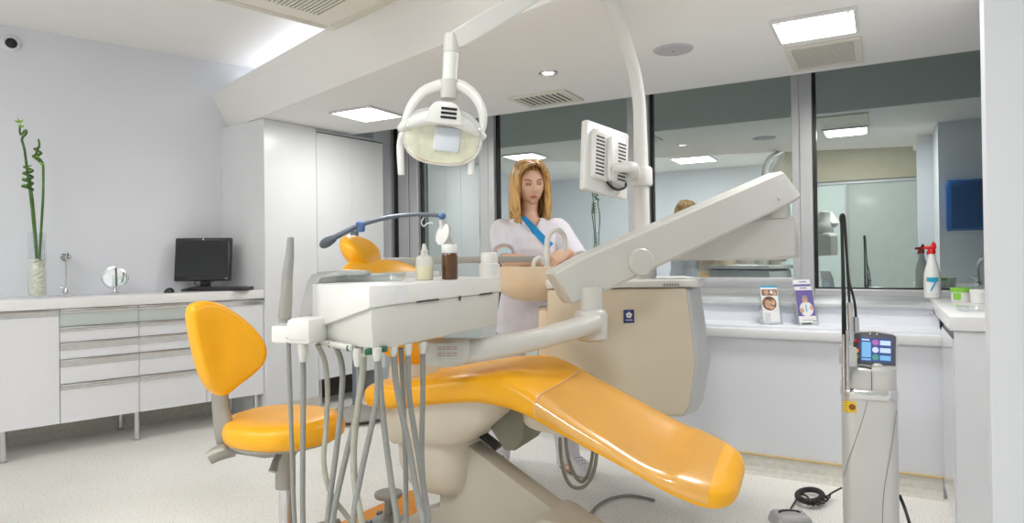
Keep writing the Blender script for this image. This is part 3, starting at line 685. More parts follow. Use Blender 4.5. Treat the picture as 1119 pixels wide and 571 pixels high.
# orange foot mat with the foot control on it
mp_ = [PZ(x, y, 0) for x, y in ((356, 580), (450, 537), (520, 640), (400, 700))]
b = B(); b.prism([(p.x, p.y) for p in mp_], .0005, .012, .003); tag(obj('foot_mat', b, ORANGE2), 'flat orange mat on the floor under the hanging hoses', 'mat')
fc = PZ(424, 586, .013)
t = thing('foot_control', 'round grey foot control with a raised disc pedal on the orange mat', 'foot control', fc)
MF = Matrix.Translation(fc) @ Matrix.Rotation(YAW, 4, 'Z')
obj('housing', B(MF @ Matrix.Diagonal((.82, .82, 1, 1))).lathe([(.001, 0), (.125, 0), (.132, .008), (.130, .02), (.115, .05), (.08, .078), (.035, .09), (.001, .092)], seg=40), mat('silver_grey', (.40, .42, .42), .3, metal=.3), t)
st = obj('pedal_stem', B(MF).lathe([(.001, .09), (.020, .09), (.016, .17), (.001, .17)], (0, .02, 0), seg=20), GREYM, t)
obj('pedal_disc', B(MF).lathe([(.001, .165), (.058, .165), (.060, .170), (.060, .178), (.058, .182), (.001, .182)], (0, .02, 0), seg=36), GREYM, t)
b = B(MF)
for a_ in (2.2, 3.6, 5.2): b.box((.082*math.cos(a_)-.012, .082*math.sin(a_)-.012, .062), (.082*math.cos(a_)+.012, .082*math.sin(a_)+.012, .084), .004)
obj('buttons', b, BLUEARM, t)

# ------------------------------------------------------------------ delivery unit with its instrument hoses
C0, C1, C2 = Vector((-.36, 1.75)), Vector((-.06, 2.36)), Vector((-.60, 1.98))
C3 = C1+C2-C0
un = thing('delivery_unit', 'white dental instrument unit with hanging grey hoses on a jointed arm', 'dental instrument unit', K(-.33, 2.17, .955))
def kp_(u, v, z):   # u along the long front (corner to right end), v along the left side
    q = C0 + (C1-C0)*u + (C2-C0)*v; return (q.x, q.y, z)
def slab(b, poly, lo, hi, bev, inset=0.):
    cx = sum(p[0] for p in poly)/len(poly); cy = sum(p[1] for p in poly)/len(poly)
    b.loft([[kp_(cx+(u-cx)*(1-inset), cy+(v-cy)*(1-inset), lo) for u, v in poly], [kp_(u, v, hi) for u, v in poly]], bevel=bev)
b = B(KM); slab(b, [(-.012, .08), (.09, -.02), (1.02, -.015), (1.02, 1.02), (-.012, 1.02)], .957, 1.0735, .004, .035); obj('body', b, PLASTG, un)
lp_ = [(-.022, .075), (.09, -.035), (1.024, -.028), (1.024, 1.025), (-.022, 1.025)]
b = B(KM); b.loft([[kp_(u, v, 1.075-.085*max(0, v)) for u, v in lp_], [kp_(u, v, 1.128) for u, v in lp_]], bevel=.003); lid = obj('tray_top', b, PLASTIC, un)
b = B(KM)
b.loft([[kp_(u, v, z) for u, v in ((.105, -.0375), (.175, -.0375), (.175, -.02), (.105, -.02))] for z in (1.078, 1.124)]); 
obj('chamfer_strip', b, WHITE, un, smooth=False)
b = B(KM)
for ua, ub in ((.25, .42), (.80, .93)): b.loft([[kp_(u, v, z) for u, v in ((ua, -.032), (ub, -.032), (ub, .01), (ua, .01))] for z in (1.0715, 1.077)])
b.loft([[kp_(u, v, z) for u, v in ((.60, -.032), (.612, -.032), (.612, .01), (.60, .01))] for z in (1.062, 1.078)])
obj('lid_slots', b, DARKSLOT, un, smooth=False)
b = B(KM); b.loft([[kp_(u, v, z) for u, v in ((.0, .95), (1.0, .95), (1.0, 1.01), (0, 1.01))] for z in (1.126, 1.150)], bevel=.006); obj('rear_rim', b, PLASTIC, un)
# grey handle along the left rim
hpx = [(327, 346), (331, 328), (336, 308), (341, 300), (350, 296.5), (375, 294.5), (402, 295.5), (403, 300.5), (372, 302), (352, 304.5), (347, 312), (343, 346)]
hdp = [1.97, 1.97, 1.97, 1.97, 1.99, 2.05, 2.14, 2.13, 2.04, 1.98, 1.97, 1.97]
q = [k3(x, y, d_) for (x, y), d_ in zip(hpx, hdp)]
b = B(KM); b.loft([[p + Vector((0, o_, 0)) for p in q] for o_ in (-.012, .045)], bevel=.005); hd = obj('handle', b, mat('mid_grey_plastic', (.42, .42, .41), .35, var=.03), un, ang=30)
# instrument holder at the left end
HB = KM @ Matrix.Translation(k3(326, 359, 1.90))
b = B(HB @ Matrix.Rotation(-.25, 4, 'Z')); b.loft([[(x, y, z) for x, y in ((-.068, -.035), (.062, -.045), (.068, .05), (-.06, .04))] for z in (-.038, .012)], bevel=.008)
b.loft([[(x, y, z) for x, y in ((-.012, -.05), (.066, -.05), (.066, .05), (-.012, .045))] for z in (-.03, .034)], bevel=.016); obj('instrument_holder', b, PLASTIC, un)
b = B(KM); b.tube([k3(311, 352, 1.89), k3(312.5, 330, 1.89), k3(314, 300, 1.89), k3(316.5, 280, 1.89), k3(317.5, 259, 1.89)], [.0165, .0165, .0155, .0125, .009], 14, smooth=3, flat=1.0)
hp_ = obj('handpiece', b, mat('handpiece_grey', (.30, .30, .29), .3), un)
b = B(KM); b.tube([k3(311, 347, 1.89), k3(312.3, 330, 1.89), k3(314.8, 305, 1.885)], [.0185, .0182, .012], 14, smooth=3); g_ = obj('grip', b, GREYM, hp_); g_['label'] = 'dark grey grip of the handpiece'
# sockets under the front, dark green connectors, hoses
hoses = [
 ([(315, 368), (317, 427), (322, 571), (330, 640)], 1.87, .0068, 0),
 ([(331, 380), (331.5, 427), (331, 571), (338, 640)], 1.87, .0080, 0),
 ([(347, 376), (355, 395), (358, 427), (356, 470), (354, 505), (362, 540), (386, 575), (410, 640)], 1.92, .0075, 1),
 ([(366, 377), (373, 395), (374, 421), (369, 480), (358, 571), (360, 640)], 1.88, .0085, 0),
 ([(392, 385), (392, 439), (380, 490), (363, 575), (370, 640)], 1.84, .0085, 0),
 ([(397, 388), (396, 410), (387, 480), (388, 530), (396, 575), (402, 640)], 1.80, .0095, 1),
 ([(412, 388), (411, 439), (394, 520), (386, 575), (395, 640)], 1.77, .0080, 0),
 ([(413, 388), (419, 459), (428, 530), (434, 575), (430, 640)], 1.78, .0085, 0),
 ([(430, 385), (434, 425), (447, 490), (458, 552), (462, 575), (455, 640)], 1.82, .0090, 0),
 ([(438, 380), (441, 440), (443, 500), (444, 575), (446, 640)], 1.93, .0075, 0),
 ([(446, 383), (447, 430), (456, 490), (465, 545), (468, 575), (460, 640)], 1.87, .0085, 0),
 ([(462, 383), (462, 430), (461, 500), (465, 575), (466, 640)], 1.95, .0080, 0)]
for pts, d_, r_, k_ in hoses:
    b = B(KM); q = [k3(x, y, d_+.03*math.sin(i)) for i, (x, y) in enumerate(pts)]
    b.tube(q + [k3(440, 650, 2.25), k3(470, 640, 2.45)], r_, 10, smooth=6)
    h = obj('hose', b, HOSE2 if k_ else HOSE, un)
for i, (x, y0, y1, d_, r_) in enumerate([(331, 371, 395, 1.87, .015), (391, 380, 400, 1.83, .015), (412, 380, 394, 1.77, .013), (430, 377, 389, 1.82, .012), (446, 375, 388, 1.87, .012), (462, 373, 386, 1.94, .012)]):
    b = B(KM); b.tube([k3(x, y0, d_), k3(x, (y0+y1)/2, d_), k3(x, y1, d_)], [r_, r_*.95, r_*.6], 14); obj('hose_socket', b, PLASTG, un)
b = B(KM); b.tube([k3(340, 366, 1.98), k3(352, 374, 1.93), k3(385, 380, 1.82)], .009, 8); obj('hose_rail', b, PLASTG, un)
for x, y, d_ in ((363, 376, 1.90), (383, 380, 1.83), (403, 384, 1.78), (419, 381, 1.79)):
    b = B(KM @ Matrix.Translation(k3(x, y, d_))); b.box((-.010, -.010, -.008), (.010, .010, .008), .003); obj('connector', b, DGREEN, un)
# white upright cylinder at the right end of the tray
b = B(KM); p0 = k3(535, 303, 2.55); b.lathe([(.001, 0), (.040, 0), (.040, .052), (.034, .056), (.001, .056)], p0, 24).lathe([(.001, .056), (.033, .056), (.033, .092), (.028, .098), (.001, .098)], p0, 24); obj('end_post', b, PLASTIC, un)
# curved lower arm
cd = k3(487, 384, 2.30)
b = B(KM); b.lathe([(.001, -.045), (.060, -.045), (.075, -.038), (.085, -.020), (.085, .030), (.080, .040), (.001, .04)], cd, 32); obj('arm_pivot', b, PLASTG, un)
b = B(KM)
for row, ys in ((0, (375.5,)), (1, (377.6,)), (2, (382,)), (3, (384.4,))):
    y = ys[0]
    for x0_, x1_ in ((481, 486), (487, 489.5), (490.5, 496), (497, 501)):
        n_ = []
        for x in (x0_, x1_):
            r_ = k3(x, y, 2.30); ang_ = math.asin(max(-.98, min(.98, (r_.x-cd.x)/.0855))); n_.append(Vector((cd.x+.0857*math.sin(ang_), cd.y-.0857*math.cos(ang_), r_.z)))
        b.tube(n_, .0010, 5)
obj('red_printing', b, REDINK, un)
ap = [(487, 383, 2.33, .045), (520, 382, 2.36, .042), (560, 376, 2.42, .038), (600, 367, 2.50, .036), (630, 358, 2.58, .036), (646, 352, 2.63, .038)]
rings = []
for i, (x, y, d_, hh) in enumerate(ap):
    c = k3(x, y, d_); cn = k3(*ap[min(i+1, len(ap)-1)][:3]); cp = k3(*ap[max(i-1, 0)][:3]); tg = (cn-cp).normalized(); nrm_ = Vector((tg.y, -tg.x, 0)).normalized()
    rings.append([c + nrm_*.058*math.copysign(abs(math.cos(a_))**.6, math.cos(a_)) + Vector((0, 0, hh*math.copysign(abs(math.sin(a_))**.6, math.sin(a_)))) for a_ in [2*PI*k/20 for k in range(20)]])
b = B(KM); b.loft(rings); obj('curved_arm', b, PLASTG, un)
jp = k3(646, 357, 2.66)
b = B(KM); b.lathe([(.001, -.055), (.05, -.055), (.064, -.045), (.066, .05), (.06, .065), (.048, .072), (.046, .16), (.001, .16)], jp, 28); obj('elbow_joint', b, PLASTG, un)
# slanting spring arm
A0, A1 = k3(622, 309, 2.68), k3(862, 201, 3.08)
ax = (A1-A0).normalized(); sd = Vector((ax.y, -ax.x, 0)).normalized(); upn = sd.cross(ax); upn = upn if upn.z > 0 else -upn
def abox(f, hh0, wv, e_=.0): return [A0+(A1-A0)*f + sd*u*wv + upn*v*hh0 + ax*v*e_ for u, v in rrn]
rrn = [(-1, -.86), (-.86, -1), (.86, -1), (1, -.86), (1, .86), (.86, 1), (-.86, 1), (-1, .86)]
b = B(KM); b.loft([abox(-.046, .066, .042, -.012), abox(-.040, .074, .050, -.012), abox(.06, .085, .052), abox(.28, .084, .052), abox(.6, .081, .050), abox(.96, .078, .048, -.012), abox(.985, .070, .042, -.03)]); sa = obj('spring_arm', b, PLASTG, un, ang=30)
M = KM @ aim(A0+(A1-A0)*.255-upn*.032+sd*0, sd if sd.y < 0 else -sd, ax)
b = B(M); b.lathe([(.001, .035), (.058, .035), (.058, .066), (.052, .072), (.001, .073)], seg=36); o = obj('round_cap', b, PLASTG, sa)
b = B(KM @ aim(A0+(A1-A0)*.09-upn*.055, sd if sd.y < 0 else -sd, ax)); b.lathe([(.001, .048), (.012, .048), (.011, .056), (.001, .057)], seg=16); obj('bolt_cap', b, PLASTG, sa)
b = B(KM @ aim(A0+(A1-A0)*.90-upn*.03, sd if sd.y < 0 else -sd, ax)); b.lathe([(.001, .046), (.010, .046), (.009, .053), (.001, .054)], seg=16); obj('bolt_cap', b, PLASTG, sa)
# pivot at the upper end and horizontal arm back to the column
b = B(KM); pv = k3(846, 232, 3.12); b.lathe([(.001, -.03), (.068, -.03), (.072, .0), (.065, .07), (.05, .09), (.05, .17), (.001, .17)], pv, 28); obj('arm_pivot', b, PLASTG, un)
hp = [(690, 272, 3.10, .052), (712, 271, 3.10, .058), (780, 266, 3.11, .078), (835, 261, 3.12, .100), (862, 259, 3.13, .100), (868, 262, 3.14, .085)]
rings = []
for i, (x, y, d_, hh) in enumerate(hp):
    c = k3(x, y, d_); rings.append([c + Vector((0, u*(.065 if i not in (5,) else .05), v*hh)) for u, v in rrn])
b = B(KM); b.loft(rings); obj('horizontal_arm', b, PLASTG, un, ang=30)

# things on the tray
def on_tray(x, d_): 
    p = k3(x, 300, d_); return KM @ Vector((p.x, p.y, 1.1285))
p = on_tray(400, 2.15)
t = thing('glass_dish', 'flat clear round glass dish on the instrument tray', 'dish', p)
obj('dish', B(Matrix.Translation(p)).lathe([(.001, 0), (.120, 0), (.124, .004), (.126, .022), (.122, .022), (.119, .005), (.001, .005)], seg=40), CLEAR, t)
obj('lid', B(Matrix.Translation(p)).lathe([(.001, .026), (.128, .026), (.129, .012), (.132, .012), (.132, .030), (.001, .030)], seg=40), CLEAR, t)
def bottle_profile(kind): pass
p = on_tray(464, 2.12)
MT = Matrix.Translation(p)
t = thing('dropper_bottle', 'small translucent dropper bottle of pale yellow liquid on the instrument tray', 'bottle', p)
obj('body', B(MT).lathe([(.001, 0), (.025, 0), (.0275, .004), (.0275, .066), (.025, .074), (.015, .080), (.012, .084), (.012, .090), (.001, .090)], seg=28), MILKY, t)
obj('liquid', B(MT).lathe([(.001, .003), (.024, .003), (.0262, .006), (.0262, .046), (.001, .046)], seg=28), LIQ, t)
obj('nozzle', B(MT).lathe([(.001, .090), (.0125, .090), (.013, .094), (.009, .099), (.007, .112), (.005, .117), (.001, .118)], seg=20), MILKY, t)
p = on_tray(491.5, 2.16)
MT = Matrix.Translation(p)
t = thing('medicine_bottle', 'brown glass medicine bottle with white screw cap on the instrument tray', 'bottle', p)
obj('glass_body', B(MT).lathe([(.001, 0), (.024, 0), (.027, .004), (.027, .076), (.024, .084), (.018, .087), (.001, .087)], seg=28), AMBER, t)
cp = B(MT); cp.loft([[((r+(.0012 if k % 2 else 0))*math.cos(a_), (r+(.0012 if k % 2 else 0))*math.sin(a_), z) for k, a_ in [(k, 2*PI*k/48) for k in range(48)]] for r, z in ((.024, .086), (.0255, .088), (.0255, .111), (.023, .115))]); obj('cap', cp, PLASTIC, t)

# ------------------------------------------------------------------ water unit with bowl and pole
wu = thing('water_unit', 'tall cream dental water unit with spittoon bowl, faucet and white pole', 'dental water unit', K(.50, 3.15, .36))
WX = [k3(598, 309, 3.02), k3(757, 318, 3.02)]
zt_ = k3(690, 312, 3.02).z
xl, xr_ = WX[0].x, k3(752, 318, 3.02).x; xrb = k3(760, 452, 3.02).x
yb = 3.02
zlo = k3(760, 455, 3.02).z
b = B(KM)
b.loft([[(xl+.02, yb+.02, z0_), (x1_, yb+.0, z0_), (x1_+.085, yb+.10, z0_), (x1_+.085, yb+.42, z0_), (xl+.02, yb+.42, z0_)] for z0_, x1_ in ((zlo, xrb-.055), (zlo+.05, xrb-.02), (zlo+.25, xr_+.045), (zt_-.02, xr_))], bevel=.010)
o = obj('side_panels', b, mat('silver_white_panel', (.56, .57, .58), .3), wu)
b = B(KM)
b.loft([[(xl, yb-.02, z0_), (x1_-.01, yb-.02, z0_), (x1_-.01, yb+.03, z0_), (xl, yb+.03, z0_)] for z0_, x1_ in ((zlo+.01, xrb-.05), (zlo+.05, xrb-.02), (zlo+.25, xr_+.035), (zt_-.012, xr_+.0))], bevel=.012)
fp = obj('front_panel', b, CREAM, wu)
b = B(KM); b.prism([(xl-.005, yb-.03), (xr_+.02, yb-.03), (xr_+.10, yb+.08), (xr_+.10, yb+.44), (xl-.005, yb+.44)], zt_-.008, zt_+.028, .010); obj('top_cover', b, PLASTIC, wu)
b = B(KM); z1_ = k3(733, 311, 2.99).z
for i in range(6): b.box((k3(725+i*3, 311, 2.99).x, yb-.031, z1_-.006), (k3(727.2+i*3, 311, 2.99).x, yb-.029, z1_+.006), 0)
obj('button_strip', b, GREY, wu, smooth=False)
# blue emblem: square with a white flower-like mark
ce = k3(687.5, 345.5, 2.99)
em = obj('emblem', B(KM).box((ce.x-.024, yb-.024, ce.z-.030), (ce.x+.024, yb-.019, ce.z+.030), .0008), NAVY, wu, smooth=False)
b = B(KM)
for k in range(5):
    a_ = PI/2+2*PI*k/5; b.lathe([(.001, 0), (.0062, 0), (.0062, .0012), (.001, .0012)], seg=12, M2=Matrix.Translation((ce.x+.0085*math.cos(a_), yb-.024, ce.z+.006+.0085*math.sin(a_))) @ Matrix.Rotation(PI/2, 4, 'X'))
b.box((ce.x-.016, yb-.0252, ce.z-.018), (ce.x+.016, yb-.0238, ce.z-.015), 0)
obj('white_mark', b, PAPER, em, smooth=False)
# left body under the bowl
b = B(KM); p0, p1 = k3(589, 338, 3.12), k3(650, 392, 3.12); b.box((p0.x, 3.10, p1.z-.25), (p1.x+.05, 3.42, p0.z), .02); obj('bowl_support', b, PEACH, wu)
b = B(KM); q0 = k3(598, 336, 3.08); b.box((q0.x, 3.05, q0.z-.008), (q0.x+.10, 3.12, q0.z+.008), .004); obj('shelf_clip', b, PLASTIC, wu)
bc = k3(586, 291, 3.28)
pr = [(.001, -.175), (.06, -.172), (.12, -.160), (.175, -.128), (.205, -.085), (.222, -.03), (.226, .0), (.220, .002), (.205, -.02), (.185, -.07), (.13, -.11), (.06, -.125), (.001, -.128)]
bwl = B(KM); bwl.lathe(pr, bc, 40, M2=Matrix.Translation(bc) @ Matrix.Diagonal((1.02, .78, 1, 1)) @ Matrix.Translation(-bc)); bw = obj('spittoon_bowl', bwl, PEACH, wu)
b = B(KM); fb = [(598, 300, 3.16), (597.5, 275, 3.16), (599, 259, 3.16), (604, 252, 3.16), (610, 251, 3.17), (616, 257, 3.20), (618, 268, 3.22), (617, 274, 3.23)]
b.tube([k3(*q) for q in fb], [.016, .014, .0135, .013, .013, .012, .011, .011], 14, smooth=5); obj('faucet', b, PLASTIC, wu)
b = B(KM); b.tube([k3(583, 292, 3.14), k3(585, 284, 3.14), k3(591, 282, 3.15), k3(594, 288, 3.16)], .012, 12, smooth=5); obj('cup_filler', b, PLASTIC, wu)
# grey bar of the assistant side
b = B(KM); p0, p1 = k3(421, 285, 3.34), k3(588, 284.5, 3.34); b.box((p0.x, 3.30, p0.z-.016), (p1.x, 3.33, p0.z+.016), .003); obj('assistant_bar', b, mat('bar_grey', (.36, .36, .34), .4), wu)
# pole: upright, bent over at the top, reaching the lamp arm
PLP = [(704, 309, 3.16), (702, 250, 3.16), (700.5, 190, 3.16), (699.5, 140, 3.15), (698, 108, 3.12), (692, 74, 3.04), (680, 38, 2.88), (667, 4, 2.68), (654, -26, 2.52), (646, -44, 2.42)]
b = B(KM); b.tube([k3(*q) for q in PLP], [.037, .037, .036, .0315, .031, .0305, .030, .030, .030, .030], 18, smooth=6); pole = obj('pole', b, PLASTIC, wu)
b = B(KM)
b.lathe([(.001, -.045), (.050, -.045), (.054, -.035), (.054, .035), (.048, .045), (.001, .045)], k3(700.5, 193, 3.16), 24); obj('pole_collar', b, PLASTIC, wu)
b = B(KM); b.lathe([(.001, -.05), (.046, -.05), (.050, -.03), (.05, .05), (.001, .06)], k3(705, 300, 3.16), 24); obj('pole_socket', b, PLASTIC, wu)

# ------------------------------------------------------------------ operating lamp hung from the pole arm
j0 = k3(646, -44, 2.42); lp = k3(493, 47, 2.12)
ol = thing('operating_lamp', 'white dental operating lamp with yoke and two handles hanging over the chair', 'lamp', KM @ k3(488, 165, 2.12))
b = B(KM); rings = []
for f, hh, ww in ((0, .030, .03), (.4, .030, .030), (.8, .032, .030), (.97, .030, .026), (1.0, .022, .018)):
    c = j0.lerp(lp, f); a2 = (lp-j0).normalized(); s2 = Vector((a2.y, -a2.x, 0)).normalized(); u2 = s2.cross(a2); u2 = u2 if u2.z > 0 else -u2
    rings.append([c+s2*u*ww+u2*v*hh for u, v in rrn])
b.loft(rings); arm = obj('arm', b, PLASTIC, ol, ang=30)
b = B(KM); b.tube([k3(493, 38, 2.12), k3(493, 58, 2.12)], [.024, .027], 18); obj('arm_knuckle', b, PLASTG, arm)
b = B(KM); b.tube([k3(493, 58, 2.12), k3(491.5, 84, 2.12), k3(491, 92, 2.12)], [.0255, .024, .027], 18); obj('stem', b, PLASTIC, ol)
b = B(KM); b.tube([k3(491, 88, 2.12), k3(490.5, 108, 2.12)], [.030, .026], 18); obj('swivel', b, PLASTG, ol)
yk = [(440, 148, 2.10), (443, 132, 2.10), (450, 115, 2.11), (462, 101, 2.12), (478, 94, 2.12), (492, 92, 2.12), (506, 95, 2.12), (518, 104, 2.11), (526, 118, 2.10), (528, 134, 2.10), (524, 147, 2.09), (518, 151, 2.08)]
b = B(KM); b.tube([k3(*q) for q in yk], [.010, .012, .015, .018, .020, .021, .020, .017, .015, .013, .011, .008], 14, smooth=5, flat=.7, flatdir=(0, 1, 0)); obj('yoke', b, PLASTIC, ol)
for pts in ([(440, 146, 2.10), (437.5, 160, 2.10), (438.5, 191, 2.10)], [(517, 149, 2.08), (515.5, 160, 2.08), (514.5, 191, 2.08)]):
    b = B(KM); b.tube([k3(*q) for q in pts], [.012, .0125, .0105], 12, smooth=4); obj('handle', b, PLASTIC, ol)
lc = k3(484, 150, 2.10)
LM = KM @ Matrix.Translation(lc) @ Matrix.Rotation(.10, 4, 'Z') @ Matrix.Rotation(.10, 4, 'Y') @ Matrix.Rotation(math.radians(8), 4, 'X')
# head: rounded shell, open reflector in front (towards -y), clear visor below
W2, H2 = .122, .088
def lr_ring(y, sx, sz, dz=0, tp=1.0): return [(sx*W2*math.copysign(abs(math.cos(a_))**.75, math.cos(a_)), y, dz+sz*H2*(math.copysign(abs(math.sin(a_))**.85, math.sin(a_)))*(1.0 if math.sin(a_) < 0 else tp)) for a_ in [2*PI*k/36 for k in range(36)]]
b = B(LM); b.loft([lr_ring(-.055, 1.0, 1.0), lr_ring(-.02, 1.03, 1.02), lr_ring(.03, .95, .95), lr_ring(.07, .75, .75), lr_ring(.095, .35, .4), lr_ring(.10, .05, .05)]); hs = obj('head_shell', b, PLASTIC, ol)
b = B(LM); b.loft([lr_ring(-.0555, .95, .95, 0, .45), lr_ring(-.060, .90, .9, 0, .42), lr_ring(-.058, .6, .6, 0, .4), lr_ring(-.056, .1, .1, 0, .4)], cap=True); rf = obj('reflector', b, LAMPREF, ol)
b = B(LM); b.box((-.026, -.072, -.045), (.056, -.056, .03), .008); o = obj('lamp_shield', b, mat('pale_blue_shield', (.62, .65, .72), .2), ol); o['label'] = 'pale bluish shield in front of the lamp bulb'
b = B(LM); b.loft([lr_ring(-.057, 1.0, 1.0), lr_ring(-.082, .97, .97), lr_ring(-.090, .9, .92)], cap=False); vis = obj('clear_visor', b, CLEAR, ol)
b = B(LM)
tb = [(-.132, -.035, .012), (-.11, -.066, .026), (-.05, -.082, .050), (.02, -.084, .054), (.08, -.072, .036), (.128, -.035, .012)]
b.tube(tb, [.011, .016, .020, .020, .016, .011], 14, smooth=6, flat=1.1); obj('front_bar', b, PLASTIC, ol)
b = B(LM); b.loft([[(x, y, z) for x, y in ((-.055*s_, -.112), (.06*s_, -.112), (.045*s_, -.01), (-.045*s_, -.01))] for z, s_ in ((.035, 1.1), (.090, .75), (.103, .45))], bevel=.012); hd_ = obj('lamp_hood', b, PLASTIC, ol)
b = B(LM)
for z_ in (.056, .069, .082): b.box((-.010, -.1150, z_-.0035), (.038, -.100, z_+.0035), .001, 1)
obj('cooling_slots', b, BLACK, hd_, smooth=False)

# ------------------------------------------------------------------ flat monitor fixed to the pole, seen from behind
mc = k3(661, 172, 3.00)
t = thing('wall_monitor', 'white flat monitor seen from behind, fixed to the white pole beside the nurse', 'monitor', KM @ (mc+Vector((0, 0, -.2))))
nrm2 = Vector((.72, -.69, 0)).normalized()
tl_, tr_, bl_, br_ = k3(635, 128, 2.86), k3(684, 146, 3.05), k3(644, 207, 2.86), k3(689, 218, 3.05)
xv = ((tr_-tl_)+(br_-bl_)).normalized(); zv = ((tl_-bl_)+(tr_-br_)).normalized(); nv = xv.cross(zv).normalized(); nv = nv if nv.y < 0 else -nv
c_ = (tl_+tr_+bl_+br_)/4
M = KM @ aim(c_, nv, xv)
mw, mh = ((tr_-tl_).length+(br_-bl_).length)/4, ((tl_-bl_).length+(tr_-br_).length)/4
b = B(M); b.prism(rrect(mw*2, mh*2, .012), -.030, .0, .006); hs = obj('housing', b, PLASTIC, t)
b = B(M); b.loft([[(x*s_, y*s_+.01, z) for x, y in rrect(mw*1.55, mh*1.5, .02, 3)] for z, s_ in ((-.002, 1), (.022, .93))], bevel=.004); bk = obj('back_cover', b, PLASTIC, t)
for sx in (-1, 1):
    for k in range(11):
        obj('vent_slot', B(M).box((sx*mw*.50-mw*.19, mh*.55-k*.0165-.004, .019), (sx*mw*.50+mw*.19, mh*.55-k*.0165+.004, .0225), 0), DARKSLOT, bk, smooth=False)
obj('screen', B(M).box((-mw*.93, -mh*.9, -.032), (mw*.93, mh*.9, -.030), 0), SCREENB, t, smooth=False)
b = B(M); b.prism(rrect(.060, .20, .02), .022, .040, .006); obj('mount_plate', b, PLASTIC, t)
b = B(KM); b.tube([c_+nv*.04+Vector((0, 0, -.04)), c_+nv*.08+Vector((.05, 0, -.045)), k3(690, 190, 3.13), k3(700.5, 193, 3.16)], [.022, .026, .028, .030], 14, smooth=4); obj('mount_arm', b, PLASTIC, t)
b = B(KM); b.tube([k3(661, 183, 2.94), k3(662, 195, 2.93), k3(668, 204, 2.93), k3(676, 207, 2.95), k3(684, 203, 3.0), k3(680, 192, 3.0)], .006, 8, smooth=5); obj('cable', b, BLKRUB, t)
b = B(KM); b.tube([k3(666, 180, 2.94), k3(668, 199, 2.93), k3(670, 205, 2.94)], .004, 8, smooth=5); obj('cable', b, HOSE, t)
b = B(KM); b.box(k3(659, 190, 2.95)+Vector((0, -.012, 0)), k3(664, 181, 2.95)+Vector((0, .012, 0)), .003); obj('plug', b, BLACK, t)

# ------------------------------------------------------------------ orange operator stool
sc_ = KM.inverted() @ P(308, 470, 2.55)
sx_, sy_ = sc_.x, sc_.y
st = thing('dental_stool', 'orange dentist stool with backrest in front of the drawer cabinets', 'stool', K(sx_, sy_, 0))
SM = KM @ Matrix.Translation((sx_+.012, sy_, .022)) @ Matrix.Rotation(math.radians(-28), 4, 'Z')     # x away from the backrest
b = B(SM); rings = []
for z, s_, dz in ((.492, .78, 0), (.495, .93, 0), (.505, .985, 0), (.530, 1.0, 0), (.552, .985, .002), (.568, .93, .004), (.578, .80, .004), (.580, .5, -.002), (.574, .05, -.004)):
    rings.append([((.225*math.cos(a_))*s_, .215*s_*math.copysign(abs(math.sin(a_))**.85, math.sin(a_)), z + (.010*math.cos(a_)**2 if z > .56 else 0)*s_) for a_ in [2*PI*k/40 for k in range(40)]])
b.loft(rings); obj('seat', b, ORANGE, st, ang=80)
b = B(SM); b.lathe([(.001, .465), (.10, .465), (.19, .482), (.205, .490), (.205, .498), (.001, .498)], seg=36); obj('seat_pan', b, GREYM, st)
b = B(SM); b.lathe([(.001, .30), (.038, .30), (.038, .42), (.045, .43), (.055, .466), (.001, .466)], seg=28); obj('column_sleeve', b, GREYM, st)
b = B(SM); b.lathe([(.001, .06), (.026, .06), (.026, .31), (.001, .31)], seg=24); obj('gas_column', b, STEEL, st)
b = B(SM); b.tube([(.0, -.02, .44), (.02, -.06, .43), (.03, -.09, .39)], [.014, .012, .016], 10, smooth=4); obj('height_lever', b, GREYM, st)
for k in range(5):
    a_ = 2*PI*k/5+.3; b = B(SM); b.tube([(0, 0, .09), (.15*math.cos(a_), .15*math.sin(a_), .085), (.28*math.cos(a_), .28*math.sin(a_), .065)], [.028, .022, .016], 10, smooth=3); lg_ = obj('leg', b, GREYM, st)
    b = B(SM); b.lathe([(.001, -.011), (.025, -.013), (.029, -.006), (.029, .006), (.025, .013), (.001, .011)], seg=18, M2=Matrix.Translation((.28*math.cos(a_), .28*math.sin(a_), .030)) @ Matrix.Rotation(PI/2, 4, 'X')); obj('caster', b, BLKRUB, lg_)
# backrest: rounded triangular pad, wide foot at lower right, traced in its own plane with real thickness
bd = 2.42
ol_ = [(238, 432), (226, 424), (217, 405), (210, 375), (206, 350), (207, 336), (214, 330), (226, 328), (240, 331), (256, 340), (272, 354), (284, 371), (287, 385), (283, 398), (272, 410), (258, 421), (247, 430)]
pw = [k3(x, y, bd + (x-246)*.0028) for x, y in ol_]
cc_ = sum(pw, Vector())/len(pw); xv = (pw[12]-pw[4]); xv.z = 0; xv.normalize(); nb = Vector((xv.y, -xv.x, .06)).normalized(); nb = nb if nb.y < 0 else -nb
zv = nb.cross(xv); zv = zv if zv.z > 0 else -zv
o2 = [((p-cc_).dot(xv), (p-cc_).dot(zv)) for p in pw]
def cr_closed(pts, n=4):
    out = []
    N = len(pts)
    for i in range(N):
        p0, p1, p2, p3 = [Vector((*pts[(i+k) % N], 0)) for k in (-1, 0, 1, 2)]
        for k in range(n):
            u = k/n; q = .5*((2*p1)+(p2-p0)*u+(2*p0-5*p1+4*p2-p3)*u*u+(3*p1-p0-3*p2+p3)*u**3); out.append((q.x, q.y))
    return out
o2 = cr_closed(o2)
def padring(s_, h): return [cc_ + xv*(u*s_) + zv*(v*s_) + nb*(h + 1.1*(u*s_)**2) for u, v in o2]
b = B(KM); b.loft([padring(.80, -.052), padring(.93, -.046), padring(.985, -.032), padring(1.0, -.012), padring(.985, .008), padring(.94, .019), padring(.85, .024), padring(.5, .018), padring(.05, .015)]); obj('backrest', b, ORANGE, st, ang=80)
b = B(KM)
